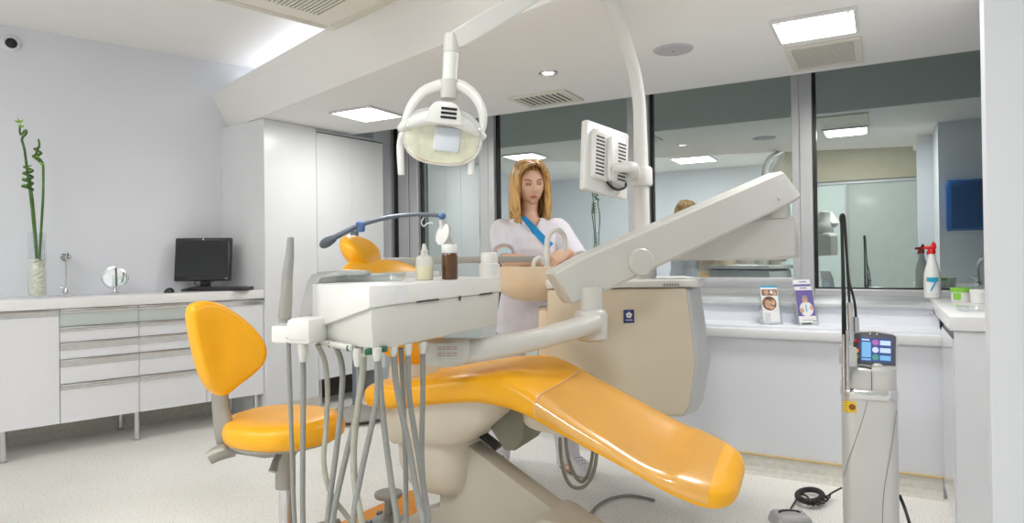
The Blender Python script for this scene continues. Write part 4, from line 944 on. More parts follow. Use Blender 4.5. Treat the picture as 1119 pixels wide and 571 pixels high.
pa = [k3(240, 420, 2.46), k3(241, 445, 2.47), k3(245, 468, 2.48), k3(250, 485, 2.50), k3(270, 492, 2.52)]
rings = []
for p_, hw_ in zip(pa, (.030, .032, .040, .046, .03)): rings.append([p_+Vector((hw_*math.copysign(abs(math.cos(a_))**.6, math.cos(a_)), .014*math.sin(a_), 0)) + Vector((0, 0, .0)) for a_ in [2*PI*k/16 for k in range(16)]])
b.loft(rings); obj('backrest_arm', b, GREYM, st)
b = B(KM); b.tube([k3(228, 501, 2.44), k3(240, 494, 2.46), k3(255, 490, 2.49)], [.024, .030, .03], 14, smooth=3); obj('arm_knob', b, GREYM, st)
b = B(KM); b.tube([k3(250, 488, 2.5), k3(290, 494, 2.54), k3(308, 492, 2.55)], [.022, .022, .022], 12); obj('seat_bracket', b, GREYM, st)

# ------------------------------------------------------------------ arm lamp on a stand behind the chair
fl = thing('flexible_arm_stand', 'blue grey swing arm on a floor stand behind the orange headrest', 'arm stand', KM @ Vector((k3(388, 300, 4.95).x, 4.95, 0)))
p0 = k3(388, 300, 4.95)
b = B(KM); b.lathe([(.001, 0), (.24, 0), (.25, .012), (.20, .03), (.08, .06), (.04, .08), (.001, .08)], (p0.x, p0.y, .03), 36); obj('base', b, GREYM, fl)
b = B(KM); b.tube([(p0.x, p0.y, .06), (p0.x, p0.y, k3(388, 252, 4.95).z)], .030, 16); obj('column', b, BLUEARM, fl)
cz = k3(394, 246, 4.95)
b = B(KM); b.lathe([(.001, -.05), (.028, -.05), (.034, -.03), (.034, .02), (.022, .03), (.001, .03)], cz, 20); obj('joint', b, BLUEJ, fl)
aw = [(350, 268, 4.88), (362, 261, 4.89), (380, 252, 4.93), (394, 245.5, 4.95), (412, 240, 4.97), (432, 236, 4.98), (458, 234, 4.99), (482, 235.5, 4.99)]
b = B(KM); b.tube([k3(*q) for q in aw[1:]], [.023, .020, .019, .018, .017, .016, .016], 12, smooth=5); obj('arm', b, BLUEARM, fl)
b = B(KM); b.tube([k3(350, 268.5, 4.88), k3(353, 267, 4.88), k3(358, 264, 4.885), k3(366, 259.5, 4.89)], [.015, .033, .039, .025], 14, smooth=4); obj('counterweight', b, mat('slate_grip', (.12, .14, .17), .4), fl)
b = B(KM); b.ell(k3(483, 236, 4.99), (.032, .027, .024)); obj('end_joint', b, BLUEJ, fl)
b = B(KM); b.tube([k3(463, 237, 4.99), k3(460.5, 243, 4.99), k3(463, 247, 4.99), k3(467, 244, 4.99), k3(473, 243.5, 4.98)], .006, 8, smooth=5); obj('hook_cable', b, PLASTIC, fl)
hd3 = k3(484, 256, 4.97)
MH = KM @ aim(hd3, Vector((-.55, -.75, .28)), Vector((0, 0, 1)))
b = B(MH); b.loft([[(.088*s_*math.cos(a_), .066*s_*math.sin(a_), z*1.4) for a_ in [2*PI*k/28 for k in range(28)]] for s_, z in ((.6, -.018), (.95, -.012), (1, 0), (.97, .006), (.6, .010), (.05, .011))]); obj('lamp_head', b, PLASTIC, fl)
b = B(KM); b.tube([k3(482, 240, 4.98), k3(484, 248, 4.99), k3(489, 262, 4.99), k3(493, 270, 4.99)], [.014, .023, .030, .024], 12, smooth=4); obj('head_grip', b, PLASTIC, fl)
# ------------------------------------------------------------------ suction hoses looping under the leg rest, floor cable
b = B(KM); b.tube([k3(612, 478, 2.95), k3(613, 497, 2.95), k3(617, 518, 2.95), k3(625, 531, 2.95), k3(637, 532, 2.95), k3(646, 522, 2.95), k3(651, 505, 2.95), k3(653, 480, 2.98)], .0085, 12, smooth=6)
obj('suction_hose', b, HOSE2, wu)
b = B(KM); b.tube([k3(618, 478, 3.0), k3(621, 500, 3.0), k3(628, 519, 3.0), k3(636, 526, 3.0), k3(643, 517, 3.0), k3(647, 500, 3.0), k3(649, 480, 3.0)], .0085, 12, smooth=6)
obj('suction_hose', b, HOSE2, wu)
b = B(); b.tube([PZ(x, y, .008) for x, y in ((642, 566), (652, 553), (668, 544), (690, 541), (715, 546))], .007, 8, smooth=6); tag(obj('floor_cable', b, HOSE), 'short grey cable curving over the floor under the leg rest', 'cable')

# ------------------------------------------------------------------ nurse
NB = Vector((.095, 3.70))
nurse = thing('person', 'woman in white tunic with azure neck trim, looking down beside the spittoon bowl', 'person', K(NB.x, NB.y, 0))
HC = Vector((.100, 3.665, 1.598))
HM_ = KM @ Matrix.Translation(HC) @ Matrix.Rotation(math.radians(14), 4, 'Z') @ Matrix.Rotation(math.radians(13), 4, 'X') @ Matrix.Rotation(math.radians(-3), 4, 'Y')
def g2(x, s): return math.exp(-(x/s)**2)
def head_pt(q):
    x, y, z = q.x*.077, q.y*.090, q.z*.116
    if z < 0: x *= 1-.30*(min(1, -z/.116))**1.6; 
    if z < -.02 and q.y > 0: y *= 1-.35*min(1, (-z-.02)/.09)
    if q.y < 0:
        f_ = -q.y
        d_ = .027*g2(x, .0095)*g2(z+.018, .017)*1.0 + .013*g2(x, .007)*g2(z-.006, .02) + .007*g2(abs(x)-.011, .006)*g2(z+.024, .008)
        d_ += .005*g2(z-.034, .012)*g2(abs(x)-.028, .026) - .013*g2(abs(x)-.030, .016)*g2(z-.016, .012) + .006*g2(abs(x)-.030, .012)*g2(z-.013, .006)
        d_ += .004*g2(abs(x)-.036, .02)*g2(z+.026, .02) + .0075*g2(x, .022)*g2(z+.055, .0075) - .002*g2(x, .02)*g2(z+.0555, .0018)
        d_ -= .004*g2(x, .028)*g2(z+.074, .008); d_ += .010*g2(x, .022)*g2(z+.096, .014)
        y -= d_*f_**.5
    return Vector((x, y, z))
def body_parts():
    b = B(KM)
    hb = bmesh.new(); bmesh.ops.create_uvsphere(hb, u_segments=96, v_segments=72, radius=1)
    for v in hb.verts: v.co = KM.inverted() @ HM_ @ head_pt(v.co)
    b._new(hb)
    for s in (-1, 1):
        e = KM.inverted() @ HM_
        b.ell((s*.077, .008, -.010), (.010, .018, .030), 12, 8, M2=e)
    b.tube([HC+Vector((0, .015, -.06)), Vector((NB.x+.002, NB.y-.005, 1.455)), Vector((NB.x, NB.y, 1.39))], [.050, .044, .062], 20, smooth=4)
    ring = lambda z, rx, ry, dy=0.: [(NB.x+rx*math.cos(a_), NB.y+dy+ry*math.sin(a_), z) for a_ in [2*PI*k/28 for k in range(28)]]
    b.loft([ring(.84, .155, .105), ring(.95, .150, .10), ring(1.05, .122, .085), ring(1.2, .140, .095, -.01), ring(1.29, .150, .098, -.01), ring(1.36, .145, .075), ring(1.405, .09, .06), ring(1.42, .055, .05)])
    return b
LIMB = []
def limb(b, pts, rs): b.tube(pts, rs, 18, smooth=5)
def hand(b, wrist, fdir, pnorm, curl, side):
    z = Vector(pnorm).normalized(); x = Vector(fdir).normalized(); z = (z-x*z.dot(x)).normalized(); y = z.cross(x)
    M = Matrix((x, y, z)).transposed().to_4x4(); M.translation = Vector(wrist)
    b.loft([[(px_, w_*math.copysign(abs(math.cos(a_))**.7, math.cos(a_)), h_*math.sin(a_)) for a_ in [2*PI*k/18 for k in range(18)]] for px_, w_, h_ in ((-.02, .024, .018), (.01, .028, .015), (.045, .038, .014), (.080, .038, .012), (.088, .030, .009))], M2=M)
    for i, (y0, L, r_) in enumerate(((-.029, .062, .0072), (-.010, .072, .0080), (.010, .076, .0082), (.028, .068, .0078))):
        yy = y0*side; p = Vector((.080, yy, 0)); a_ = .25*curl; pts = [Vector((.060, yy, 0)), p]
        for f_ in (.45, .32, .23):
            a_ += curl*(.55+.04*i); p = p + Vector((math.cos(a_), yy*.8/.08*.05, -math.sin(a_)))*L*f_; pts.append(p)
        b.tube(pts, [r_*1.05, r_*1.05, r_, r_*.92, r_*.75], 10, M2=M)
    t0 = Vector((.012, .026*side, -.004)); t1 = Vector((.040, .050*side, -.012)); t2 = Vector((.066, .052*side, -.022)); t3 = Vector((.084, .046*side, -.030))
    b.tube([t0, t1, t2, t3], [.013, .0105, .0092, .0072], 10, M2=M)
bb = body_parts()
shl, ell_, wrl = Vector((NB.x-.150, NB.y-.005, 1.355)), k3(553, 284, 3.50), k3(594, 287, 3.40)
shr, elr, wrr = Vector((NB.x+.150, NB.y-.005, 1.355)), k3(629, 288, 3.56), k3(620, 275.5, 3.38)
limb(bb, [shl, shl.lerp(ell_, .5)+Vector((-.012, 0, 0)), ell_, ell_.lerp(wrl, .3), wrl], [.046, .042, .037, .039, .025])
limb(bb, [shr, shr.lerp(elr, .5)+Vector((.012, 0, 0)), elr, elr.lerp(wrr, .3), wrr], [.046, .042, .037, .038, .025])
hand(bb, wrl, (wrl-ell_)+Vector((0, 0, -.02)), Vector((-.1, -.5, .9)), .7, 1)
hd_r = k3(604, 278, 3.34)
hand(bb, wrr, Vector((-.80, -.30, -.42)), Vector((-.30, -.72, .62)), .50, -1)
hips = [(NB.x-.085, NB.y, .88), (NB.x+.085, NB.y, .88)]
ft = [Vector((-.10, 3.78, .09)), Vector((.30, 3.72, .09))]
for (hx, hy, hz), f_ in zip(hips, ft):
    limb(bb, [(hx, hy, hz), Vector((hx, hy-.01, hz)).lerp(f_, .48)+Vector((0, -.02, 0)), f_.lerp(Vector((hx, hy, hz)), .28)+Vector((0, .01, 0)), f_, f_+Vector((0, -.0, -.05))], [.080, .052, .048, .034, .034])
    bb.loft([[(f_.x+w_*math.cos(a_), f_.y+y_, .032+h_*math.sin(a_)) for a_ in [2*PI*k/14 for k in range(14)]] for w_, h_, y_ in ((.02, .015, .05), (.028, .026, .03), (.030, .026, -.04), (.028, .02, -.08), (.016, .012, -.10))])
body = remeshed(bb, .0030, 4)
HI = HM_.inverted()
for f in body.bm.faces:
    q = HI @ f.calc_center_median()
    if q.y < -.03 and abs(q.x) < .07 and -.12 < q.z < .12:
        if abs(q.x) < .021 and abs(q.z+.055) < .0072*(1-(abs(q.x)/.024)**2)+.0008: f.material_index = 1
        elif abs(abs(q.x)-.030) < .0145 and abs(q.z-.0105+.0024*math.cos((abs(q.x)-.03)*90)) < .0021: f.material_index = 2
        elif abs(abs(q.x)-.030) < .0165*(1-((q.z-.0165)/.011)**2) and abs(q.z-.0165) < .008: f.material_index = 3
        elif abs(abs(q.x)-.031) < .018 and abs(q.z-.036-.004*math.cos((abs(q.x)-.034)*80)+.003) < .0028: f.material_index = 2
body_o = obj('body', body, [SKIN, LIPS, BROW, LID], nurse, ang=180)
# tunic
tb = B(KM)
ring = lambda z, rx, ry, dy=0.: [(NB.x+rx*math.copysign(abs(math.cos(a_))**.85, math.cos(a_)), NB.y+dy+ry*math.copysign(abs(math.sin(a_))**.9, math.sin(a_)), z) for a_ in [2*PI*k/36 for k in range(36)]]
tb.loft([ring(.775, .195, .140), ring(.86, .192, .135), ring(.97, .172, .118), ring(1.06, .150, .106), ring(1.16, .160, .118, -.012), ring(1.24, .172, .128, -.016), ring(1.30, .176, .120, -.010), ring(1.355, .168, .096, -.002), ring(1.395, .125, .078), ring(1.425, .075, .064)])
tb.ell((NB.x-.07, NB.y-.085, 1.225), (.070, .055, .070)).ell((NB.x+.07, NB.y-.085, 1.225), (.070, .055, .070))
tb.tube([shl+Vector((.055, 0, -.012)), shl+Vector((-.004, 0, -.004)), shl.lerp(ell_, .35)+Vector((-.012, 0, 0)), shl.lerp(ell_, .74)+Vector((-.010, 0, 0))], [.055, .066, .065, .062], 20, smooth=4)
tb.tube([shr+Vector((-.055, 0, -.012)), shr+Vector((.004, 0, -.004)), shr.lerp(elr, .35)+Vector((.012, 0, 0)), shr.lerp(elr, .88)+Vector((.016, 0, 0))], [.055, .066, .065, .070], 20, smooth=4)
tb = remeshed(tb, .0042, 8)
ax_, az_ = NB.x, 1.30
kill = []
for f in tb.bm.faces:
    q = KM.inverted() @ f.calc_center_median()
    x_, z_ = q.x-NB.x, q.z
    if q.y < NB.y+.01:
        hw = .046*min(1, max(0, (z_-1.325)/.075))
        if z_ > 1.325 and abs(x_-.012+.0*z_) < hw: kill.append(f)
    if z_ > 1.412: kill.append(f)
bmesh.ops.delete(tb.bm, geom=list(set(kill)), context='FACES')
bv = [v for v in tb.bm.verts if v.is_boundary]
for it in range(8):
    nw = {v: sum((e.other_vert(v).co for e in v.link_edges if e.is_boundary), Vector())/max(1, sum(1 for e in v.link_edges if e.is_boundary)) for v in bv}
    for v, c in nw.items(): v.co = v.co.lerp(c, .5)
bvh = BVHTree.FromBMesh(tb.bm)
tun = obj('tunic', tb, CLOTH, nurse, ang=180)
# azure trim: from the left of the neck across the chest to the lower right
def on_tunic(px_, py_, off=.005):
    o_ = EYEV; d_ = ray(px_, py_).normalized(); h = bvh.ray_cast(o_, d_)
    if h[0] is None or fw.dot(h[0]-EYEV) > 3.625: return P(px_, py_, 3.600-.0035*max(0, py_-238)) if py_ < 256 else None
    return (h[0]-d_*off) if h[0] is not None else None
cen = [(571.5, 236.5), (575, 240.5), (580, 246), (586, 253), (592, 259.5), (598, 265.5), (602, 269)]
wid = [2.4, 2.9, 3.4, 3.7, 3.9, 4.2, 4.2]
top, bot = [], []
for i, (x, y) in enumerate(cen):
    a_ = math.atan2(cen[min(i+1, 6)][1]-cen[max(i-1, 0)][1], cen[min(i+1, 6)][0]-cen[max(i-1, 0)][0]); nx, ny = math.sin(a_), -math.cos(a_)
    p, q = on_tunic(x+nx*wid[i], y+ny*wid[i]), on_tunic(x-nx*wid[i], y-ny*wid[i])
    if p is None: p = P(x+nx*wid[i], y+ny*wid[i], fw.dot(q-EYEV)) if q is not None else None
    if q is None and p is not None: q = P(x-nx*wid[i], y-ny*wid[i], fw.dot(p-EYEV))
    if p is not None: top.append(p); bot.append(q)
tr = B(); back = fw*.006
tr.loft([[t_, b__, b__+back, t_+back] for t_, b__ in zip(top, bot)])
o = obj('neck_trim', tr, BLUETRIM, tun, smooth=False); o['label'] = 'azure blue crossover trim'
# sleeve band on the bare arm
b = B(KM); p0 = shl.lerp(ell_, .80)+Vector((-.006, 0, 0)); p1 = shl.lerp(ell_, .95)+Vector((-.003, 0, 0)); b.tube([p0, p1], [.0435, .0405], 20); o = obj('arm_band', b, mat('pale_blue_band', (.50, .66, .72), .4), nurse); o['label'] = 'pale blue band round the upper arm'
# trousers and clogs
b = B(KM)
for (hx, hy, hz), f_ in zip(hips, ft):
    h_ = Vector((hx, hy, hz)); b.tube([h_, h_.lerp(f_, .48)+Vector((0, -.02, 0)), f_.lerp(h_, .25), f_+Vector((0, 0, -.045))], [.098, .075, .070, .064], 20, smooth=4)
b.ell((NB.x, NB.y, .90), (.17, .12, .11))
obj('trousers', remeshed(b, .008, 4), CLOTH, nurse, ang=180)
for i, f_ in enumerate(ft):
    b = B(KM @ Matrix.Translation((f_.x, f_.y, 0)) @ Matrix.Rotation((.55, 1.05)[i]-.5, 4, 'Z'))
    st_ = [(.085, .018, .030, .06), (.075, .036, .002, .082), (.03, .043, .001, .090), (-.03, .046, .001, .095), (-.08, .050, .001, .088), (-.13, .053, .001, .070), (-.17, .045, .001, .052), (-.195, .022, .004, .034)]
    b.loft([[(hw*math.copysign(abs(math.cos(a_))**.7, math.cos(a_)), y_, (z0+z1)/2+(z1-z0)/2*math.copysign(abs(math.sin(a_))**.7, math.sin(a_))) for a_ in [2*PI*k/24 for k in range(24)]] for y_, hw, z0, z1 in st_])
    cg = obj('clog', b, SHOE, nurse)
    b = B(KM @ Matrix.Translation((f_.x, f_.y, 0)) @ Matrix.Rotation((.55, 1.05)[i]-.5, 4, 'Z'))
    for r_ in range(3):
        for c_ in range(4): b.lathe([(.001, -.002), (.0038, -.002), (.0038, .002), (.001, .002)], (-.026+c_*.017, -.085-r_*.024, .088-r_*.010-.0015*abs(c_-1.5)**2), 8)
    obj('vent_hole', b, DGREY, cg, smooth=False)
    b = B(KM @ Matrix.Translation((f_.x, f_.y, 0)) @ Matrix.Rotation((.55, 1.05)[i]-.5, 4, 'Z')); b.prism([(.045*math.cos(a_), -.055+.145*math.sin(a_)) for a_ in [2*PI*k/24 for k in range(24)]], .0005, .010, .002); obj('sole', b, GREY, cg)
# hair
def hair_mat():
    m = bpy.data.materials.new('honey_blonde_hair'); m.use_nodes = True; nt = m.node_tree; p = nt.nodes['Principled BSDF']; p.inputs['Roughness'].default_value = .38
    tc = nt.nodes.new('ShaderNodeTexCoord'); mp = nt.nodes.new('ShaderNodeMapping'); mp.inputs['Scale'].default_value = (85, 85, 5)
    nz = nt.nodes.new('ShaderNodeTexNoise'); nz.inputs['Scale'].default_value = 1.0; nz.inputs['Detail'].default_value = 2
    nt.links.new(tc.outputs['Object'], mp.inputs['Vector']); nt.links.new(mp.outputs[0], nz.inputs['Vector'])
    r = nt.nodes.new('ShaderNodeValToRGB'); e = r.color_ramp.elements; e[0].position = .30; e[0].color = (.20, .095, .025, 1); e[1].position = .60; e[1].color = (.74, .45, .16, 1)
    nt.links.new(nz.outputs['Fac'], r.inputs['Fac'])
    sp = nt.nodes.new('ShaderNodeSeparateXYZ'); nt.links.new(tc.outputs['Object'], sp.inputs[0])
    r2 = nt.nodes.new('ShaderNodeMapRange'); r2.inputs['From Min'].default_value = 1.715; r2.inputs['From Max'].default_value = 1.60
    nt.links.new(sp.outputs['Z'], r2.inputs['Value'])
    mx = nt.nodes.new('ShaderNodeMix'); mx.data_type = 'RGBA'; mx.inputs[6].default_value = (.11, .048, .014, 1)
    nt.links.new(r2.outputs[0], mx.inputs[0]); nt.links.new(r.outputs[0], mx.inputs[7])
    r3 = nt.nodes.new('ShaderNodeMix'); r3.data_type = 'RGBA'; r3.inputs[0].default_value = .60; nt.links.new(mx.outputs[2], r3.inputs[6]); nt.links.new(r.outputs[0], r3.inputs[7])
    nt.links.new(r3.outputs[2], p.inputs['Base Color']); return m
hb = B(HM_)
cap = bmesh.new(); bmesh.ops.create_uvsphere(cap, u_segments=40, v_segments=24, radius=1)
for v in cap.verts: q = v.co.copy(); v.co = Vector((q.x*.083, .012+q.y*.096, .012+q.z*.121))
bmesh.ops.delete(cap, geom=[f for f in cap.faces if (f.calc_center_median().y < -.035 and f.calc_center_median().z < .088) or f.calc_center_median().z < -.075], context='FACES')
hb._new(cap)
rr = random.Random(11)
KH = HM_.inverted() @ KM
for s in (-1, 1):
    for j in range(30):
        f_ = j/29; ph = math.radians(58+f_*122+rr.uniform(-4, 4)); lay = rr.choice((0, .006, .010))
        dx, dy = s*math.sin(ph), -math.cos(ph)
        def at(rx, ry, z, jx=0): return Vector((dx*(rx+lay)+jx, .008+dy*(ry+lay), z))
        y0 = -.055+.11*f_
        top_ = Vector((.012+s*.004, y0, .133-abs(y0)*.30))
        L = -.235+rr.uniform(-.02, .02)
        fr = 1 if f_ < .35 else 0
        pts = [top_, at(.048, .056, .121), at(.082, .088, .068), at(.092, .098, .0), at(.094, .100, -.07), at(.094, .096, -.13, rr.uniform(-.006, .006)), at(.088, .092, -.185, rr.uniform(-.01, .008)), at(.076, .085, L, rr.uniform(-.012, .010))]
        if fr:
            pts = [p + Vector((0, -.018*min(1, max(0, (.10-p.z)/.2)), 0)) for p in pts]
        hb.tube(pts, [.012, .015, .015, .014, .014, .014, .012, .004], 8, smooth=4)
    # front sweeping locks framing the face
    for k in range(6):
        f_ = k/5
        pts = [Vector((.016+s*.002, -.060+.008*k, .124)), Vector((s*(.048+.006*f_), -.078+.012*k, .107)), Vector((s*(.080+.006*f_), -.062+.012*k, .064)), Vector((s*(.093+.004*f_), -.050+.010*k, .005)), Vector((s*(.094+.006*f_), -.052+.012*k, -.070)), Vector((s*(.084+.012*f_), -.068+.012*k, -.14)), Vector((s*(.074+.018*f_), -.080+.012*k, -.215+.02*f_))]
        hb.tube(pts, [.009, .011, .011, .010, .012, .011, .003], 8, smooth=5)
hr = obj('hair', hb, hair_mat(), nurse, ang=180)

# ------------------------------------------------------------------ laser unit
LD = 2.62
lo_ = k3(950.5, 500, LD)
CL = .885; LU = KM @ Matrix.Translation((lo_.x, LD, 0)) @ Matrix.Rotation(-.46, 4, 'Z') @ Matrix.Translation((0, .10, 0))
t = thing('laser_unit', 'slim silver grey dental laser column with a lit touch screen on top', 'laser unit', LU @ Vector((0, 0, 0)))
LZ = lambda y: k3(950, y, LD).z
hw_ = (k3(982, 500, LD).x-k3(919, 500, LD).x)/2*CL
SILV = mat('silver_lacquer', (.64, .64, .63), .28, metal=.25, var=.02)
def lring(z, sx, y0, y1, e_=.5, n=40): return [(sx*math.copysign(abs(math.cos(a_))**e_, math.cos(a_)), (y0+y1)/2+(y1-y0)/2*math.copysign(abs(math.sin(a_))**e_, math.sin(a_)), z) for a_ in [2*PI*k/n for k in range(n)]]
b = B(LU); b.loft([lring(.05, hw_, -.10, .16, .35), lring(.30, hw_*1.0, -.10, .16, .35), lring(LZ(440), hw_*1.0, -.10, .15, .35), lring(LZ(430), hw_*.99, -.098, .145, .35)]); body_l = obj('body', b, SILV, t)
b = B(LU)
for pts in ([(948, 436), (943, 455), (934, 483), (926, 505), (921, 525)], [(979, 446), (974, 480), (967, 520), (964, 545), (963, 575)]):
    q = [Vector(((k3(x, y, LD).x-lo_.x)*CL, -.1005 + (.018 if abs((k3(x, y, LD).x-lo_.x)*CL) > hw_*.88 else .0), k3(x, y, LD).z)) for x, y in pts]
    b.tube(q, .0016, 6, smooth=5)
obj('seam_line', b, GREY, body_l)
b = B(LU); b.loft([lring(z, hw_*s_, -.108+dy, .15, .4) for z, s_, dy in ((LZ(437), 1.0, .004), (LZ(434), 1.04, -.004), (LZ(428), 1.04, -.004), (LZ(425), 1.0, .004))]); obj('chrome_band', b, mat('polished_silver', (.75, .75, .76), .12, metal=.8, var=.02), t)
b = B(LU); b.loft([lring(LZ(426), hw_*.98, -.098, .145, .4), lring(LZ(412), hw_*.985, -.104, .145, .4), lring(LZ(404), hw_*.97, -.104, .145, .4), lring(LZ(397), hw_*.95, -.085, .14, .4), lring(LZ(392), hw_*.86, -.05, .12, .45)]); sh_ = obj('shoulder', b, SILV, t)
b = B(LU); x_ = (k3(952, 412, LD).x-lo_.x)*CL; b.tube([(x_, -.1045, LZ(425)), (x_, -.1055, LZ(406)), (x_-.002, -.088, LZ(396))], .0015, 6); b.tube([(-hw_*.75, -.100, LZ(399)), (-.02, -.104, LZ(400)), (x_, -.102, LZ(402))], .004, 6, smooth=3); obj('split_line', b, DGREY, sh_)
# screen head
TS = LU @ Matrix.Translation(((k3(955, 383, LD).x-lo_.x)*CL, -.075, LZ(383))) @ Matrix.Rotation(math.radians(-14), 4, 'X') @ Matrix.Rotation(math.radians(1.5), 4, 'Y')
sw, sh = .080, .074
b = B(TS @ Matrix.Rotation(PI/2, 4, 'X')); b.prism([(-sw, -sh), (sw, -sh), (sw*1.02, sh*.86), (sw*.86, sh*1.0), (0, sh*1.10), (-sw*.86, sh*1.0), (-sw*1.0, sh*.86)], -.05, .0, .006); hd_l = obj('screen_head', b, SILV, t)
b = B(TS @ Matrix.Rotation(PI/2, 4, 'X')); b.prism([(-sw*.93, -sh*.76), (-.02, -sh*.80), (.02, -sh*.80), (sw*.93, -sh*.76), (sw*.95, sh*.80), (sw*.80, sh*.90), (0, sh*1.0), (-sw*.80, sh*.90), (-sw*.93, sh*.80)], .0, .003, .001); bz = obj('bezel', b, mat('bezel_grey', (.10, .10, .12), .25), hd_l)
def scr(name, x0, x1, z0, z1, m, dy=0.): return obj(name, B(TS).box((x0*sw, -.0036-dy-.0008, z0*sh), (x1*sw, -.0030-dy, z1*sh), 0), m, bz, smooth=False)
scr('display', -.60, .78, -.62, .66, SCR[0])
scr('display_bar', -.54, -.14, -.40, .42, SCR[1], .0008); scr('display_bar', -.54, -.14, -.56, -.46, SCR[1], .0008); scr('display_bar', -.54, -.2, .50, .58, SCR[3], .0008)
for i, m_ in enumerate((SCR[4], SCR[2], SCR[5])):
    z_ = (.42, .02, -.38)[i]
    b = B(TS @ Matrix.Translation((.06*sw, -.0046, z_*sh)) @ Matrix.Rotation(PI/2, 4, 'X')); b.lathe([(.001, 0), (.0115, 0), (.0115, .0008), (.001, .0008)], seg=20); obj('display_icon', b, m_, bz, smooth=False)
    scr('display_bar', .26, .72, z_-.13, z_+.12, SCR[3] if i != 2 else SCR[1], .0008)
for z_, m_ in ((.45, REDC), (.16, mat('dark_key', (.05, .05, .06), .4)), (-.08, SCR[6]), (-.40, GREEN)): scr('side_key', -.86, -.68, z_-.09, z_+.09, m_)
b = B(TS)
for x_ in (-.014, .010): b.lathe([(.001, 0), (.003, 0), (.003, .001), (.001, .001)], seg=10, M2=Matrix.Translation((x_, -.003, sh*.88)) @ Matrix.Rotation(PI/2, 4, 'X'))
obj('sensor', b, PAPER, bz, smooth=False)
b = B(TS); b.ell((.012, -.003, -sh*.80), (.018, .003, .009)); obj('front_button', b, SILV, hd_l)
# yellow warning sticker
p = k3(928, 446, LD-.001)
sk = obj('warning_sticker', B(LU).box(((p.x-lo_.x)*CL-.024, -.1012, p.z-.022), ((p.x-lo_.x)*CL+.024, -.0985, p.z+.022), .0005), YELLOW, body_l, smooth=False)
b = B(LU @ Matrix.Translation(((p.x-lo_.x)*CL+.009, -.1013, p.z)) @ Matrix.Rotation(PI/2, 4, 'X')); b.lathe([(.001, 0), (.0125, 0), (.0125, .0006), (.001, .0006)], seg=20); sy_m = obj('warning_symbol', b, mat('brown_symbol', (.28, .09, .02), .5), sk, smooth=False)
b = B(LU)
for k in range(4): b.box(((p.x-lo_.x)*CL-.022, -.1018, p.z+.013-k*.010), ((p.x-lo_.x)*CL-.008, -.1011, p.z+.016-k*.010), 0)
obj('sticker_print', b, mat('olive_print', (.30, .22, .03), .5), sk, smooth=False)
# hoses and hand-piece holder on the left
for pts, m_ in (([(926, 418), (924.5, 380), (923, 330), (921.5, 285), (920, 250), (918.5, 238), (920.5, 234), (923, 240), (925, 275), (927, 310), (929, 345), (930, 372)], BLKRUB), ([(923, 425), (921.5, 380), (921, 330), (920.5, 285), (919.5, 245), (919.8, 236.5), (922, 239), (924.5, 270), (927.5, 305), (932, 322), (934.5, 335), (935.5, 350)], BLKRUB)):
    b = B(KM); b.tube([k3(x, y, LD+.0) for x, y in pts], .0050, 10, smooth=6); obj('fibre_hose', b, m_, t)
for pts, r_ in (([(926.5, 424), (926, 390), (926, 360)], .0085), ([(922, 428), (921.8, 395), (921.5, 365)], .0065), ([(930.5, 372), (929.5, 350), (928.5, 330)], .0115), ([(936, 363), (935.5, 346)], .0105)):
    b = B(KM); b.tube([k3(x, y, LD-.015) for x, y in pts], [r_*(1-.25*k/len(pts)) for k in range(len(pts))], 12); obj('hose_fitting', b, STEEL, t)
b = B(KM); q0, q1 = k3(924, 400, LD), k3(934, 384, LD); b.box((q0.x, LD-.02, q0.z), (q1.x, LD+.06, q1.z+.02), .006); obj('hose_holder', b, SILV, t)
b = B(LU); b.box((-hw_*1.0, -.115, .0), (hw_*1.0, .18, .05), .012); obj('foot_base', b, GREY, t)
b = B(); b.tube([KM @ k3(983, 541, 2.72), KM @ k3(988, 553, 2.74), PZ(994, 572, .03), PZ(998, 590, .008)], .0065, 8, smooth=6); tag(obj('power_cable', b, BLKRUB), 'black power cable leaving the right side of the laser column', 'cable')

# foot pedal with coiled cord
pp = PZ(864, 572, 0)
t = thing('foot_pedal', 'silver foot pedal with black slot on the floor beside the laser column', 'pedal', pp)
PM = Matrix.Translation(pp) @ Matrix.Rotation(YAW-.05, 4, 'Z')
b = B(PM); b.loft([[(x*s_, y*s_, z) for x, y in rrect(.165, .13, .02)] for z, s_ in ((0, 1), (.012, 1.0), (.036, .90), (.046, .80))], bevel=0); bd = obj('housing', b, mat('pedal_silver', (.45, .45, .46), .35, metal=.3), t)
b = B(PM @ Matrix.Translation((0, .012, .0465)))
b.tube([(.044*math.cos(a_), .020*math.sin(a_), 0) for a_ in [PI*1.08*k/20-.12 for k in range(21)]], .0055, 8); obj('slot', b, BLACK, bd)
b = B(PM); b.box((-.060, -.060, .030), (.060, -.020, .050), .008); obj('treadle', b, mat('pedal_light', (.55, .55, .56), .3, metal=.3), t)
c0 = PZ(890, 541, .025); cxs = []
path = [PZ(868, 553, .03), PZ(867, 545, .025)] 
b = B(); b.tube([pp+Vector((-.02, .06, .02)), PZ(868, 549, .012), PZ(871, 545, .018), PZ(877, 543, .02)], .004, 8, smooth=5); 
main = []
for k in range(60):
    f_ = k/59; a_ = 3.9+f_*2*PI*1.02; q = PZ(885+13.5*math.cos(a_)*(1) , 541+6.5*math.sin(a_), .024+.012*f_); main.append(q)
main += [PZ(x, y, .03) for x, y in ((884, 549.5), (890, 549.5), (897, 548), (902, 545), (905, 541))]
coil = []; 
L_ = len(main)
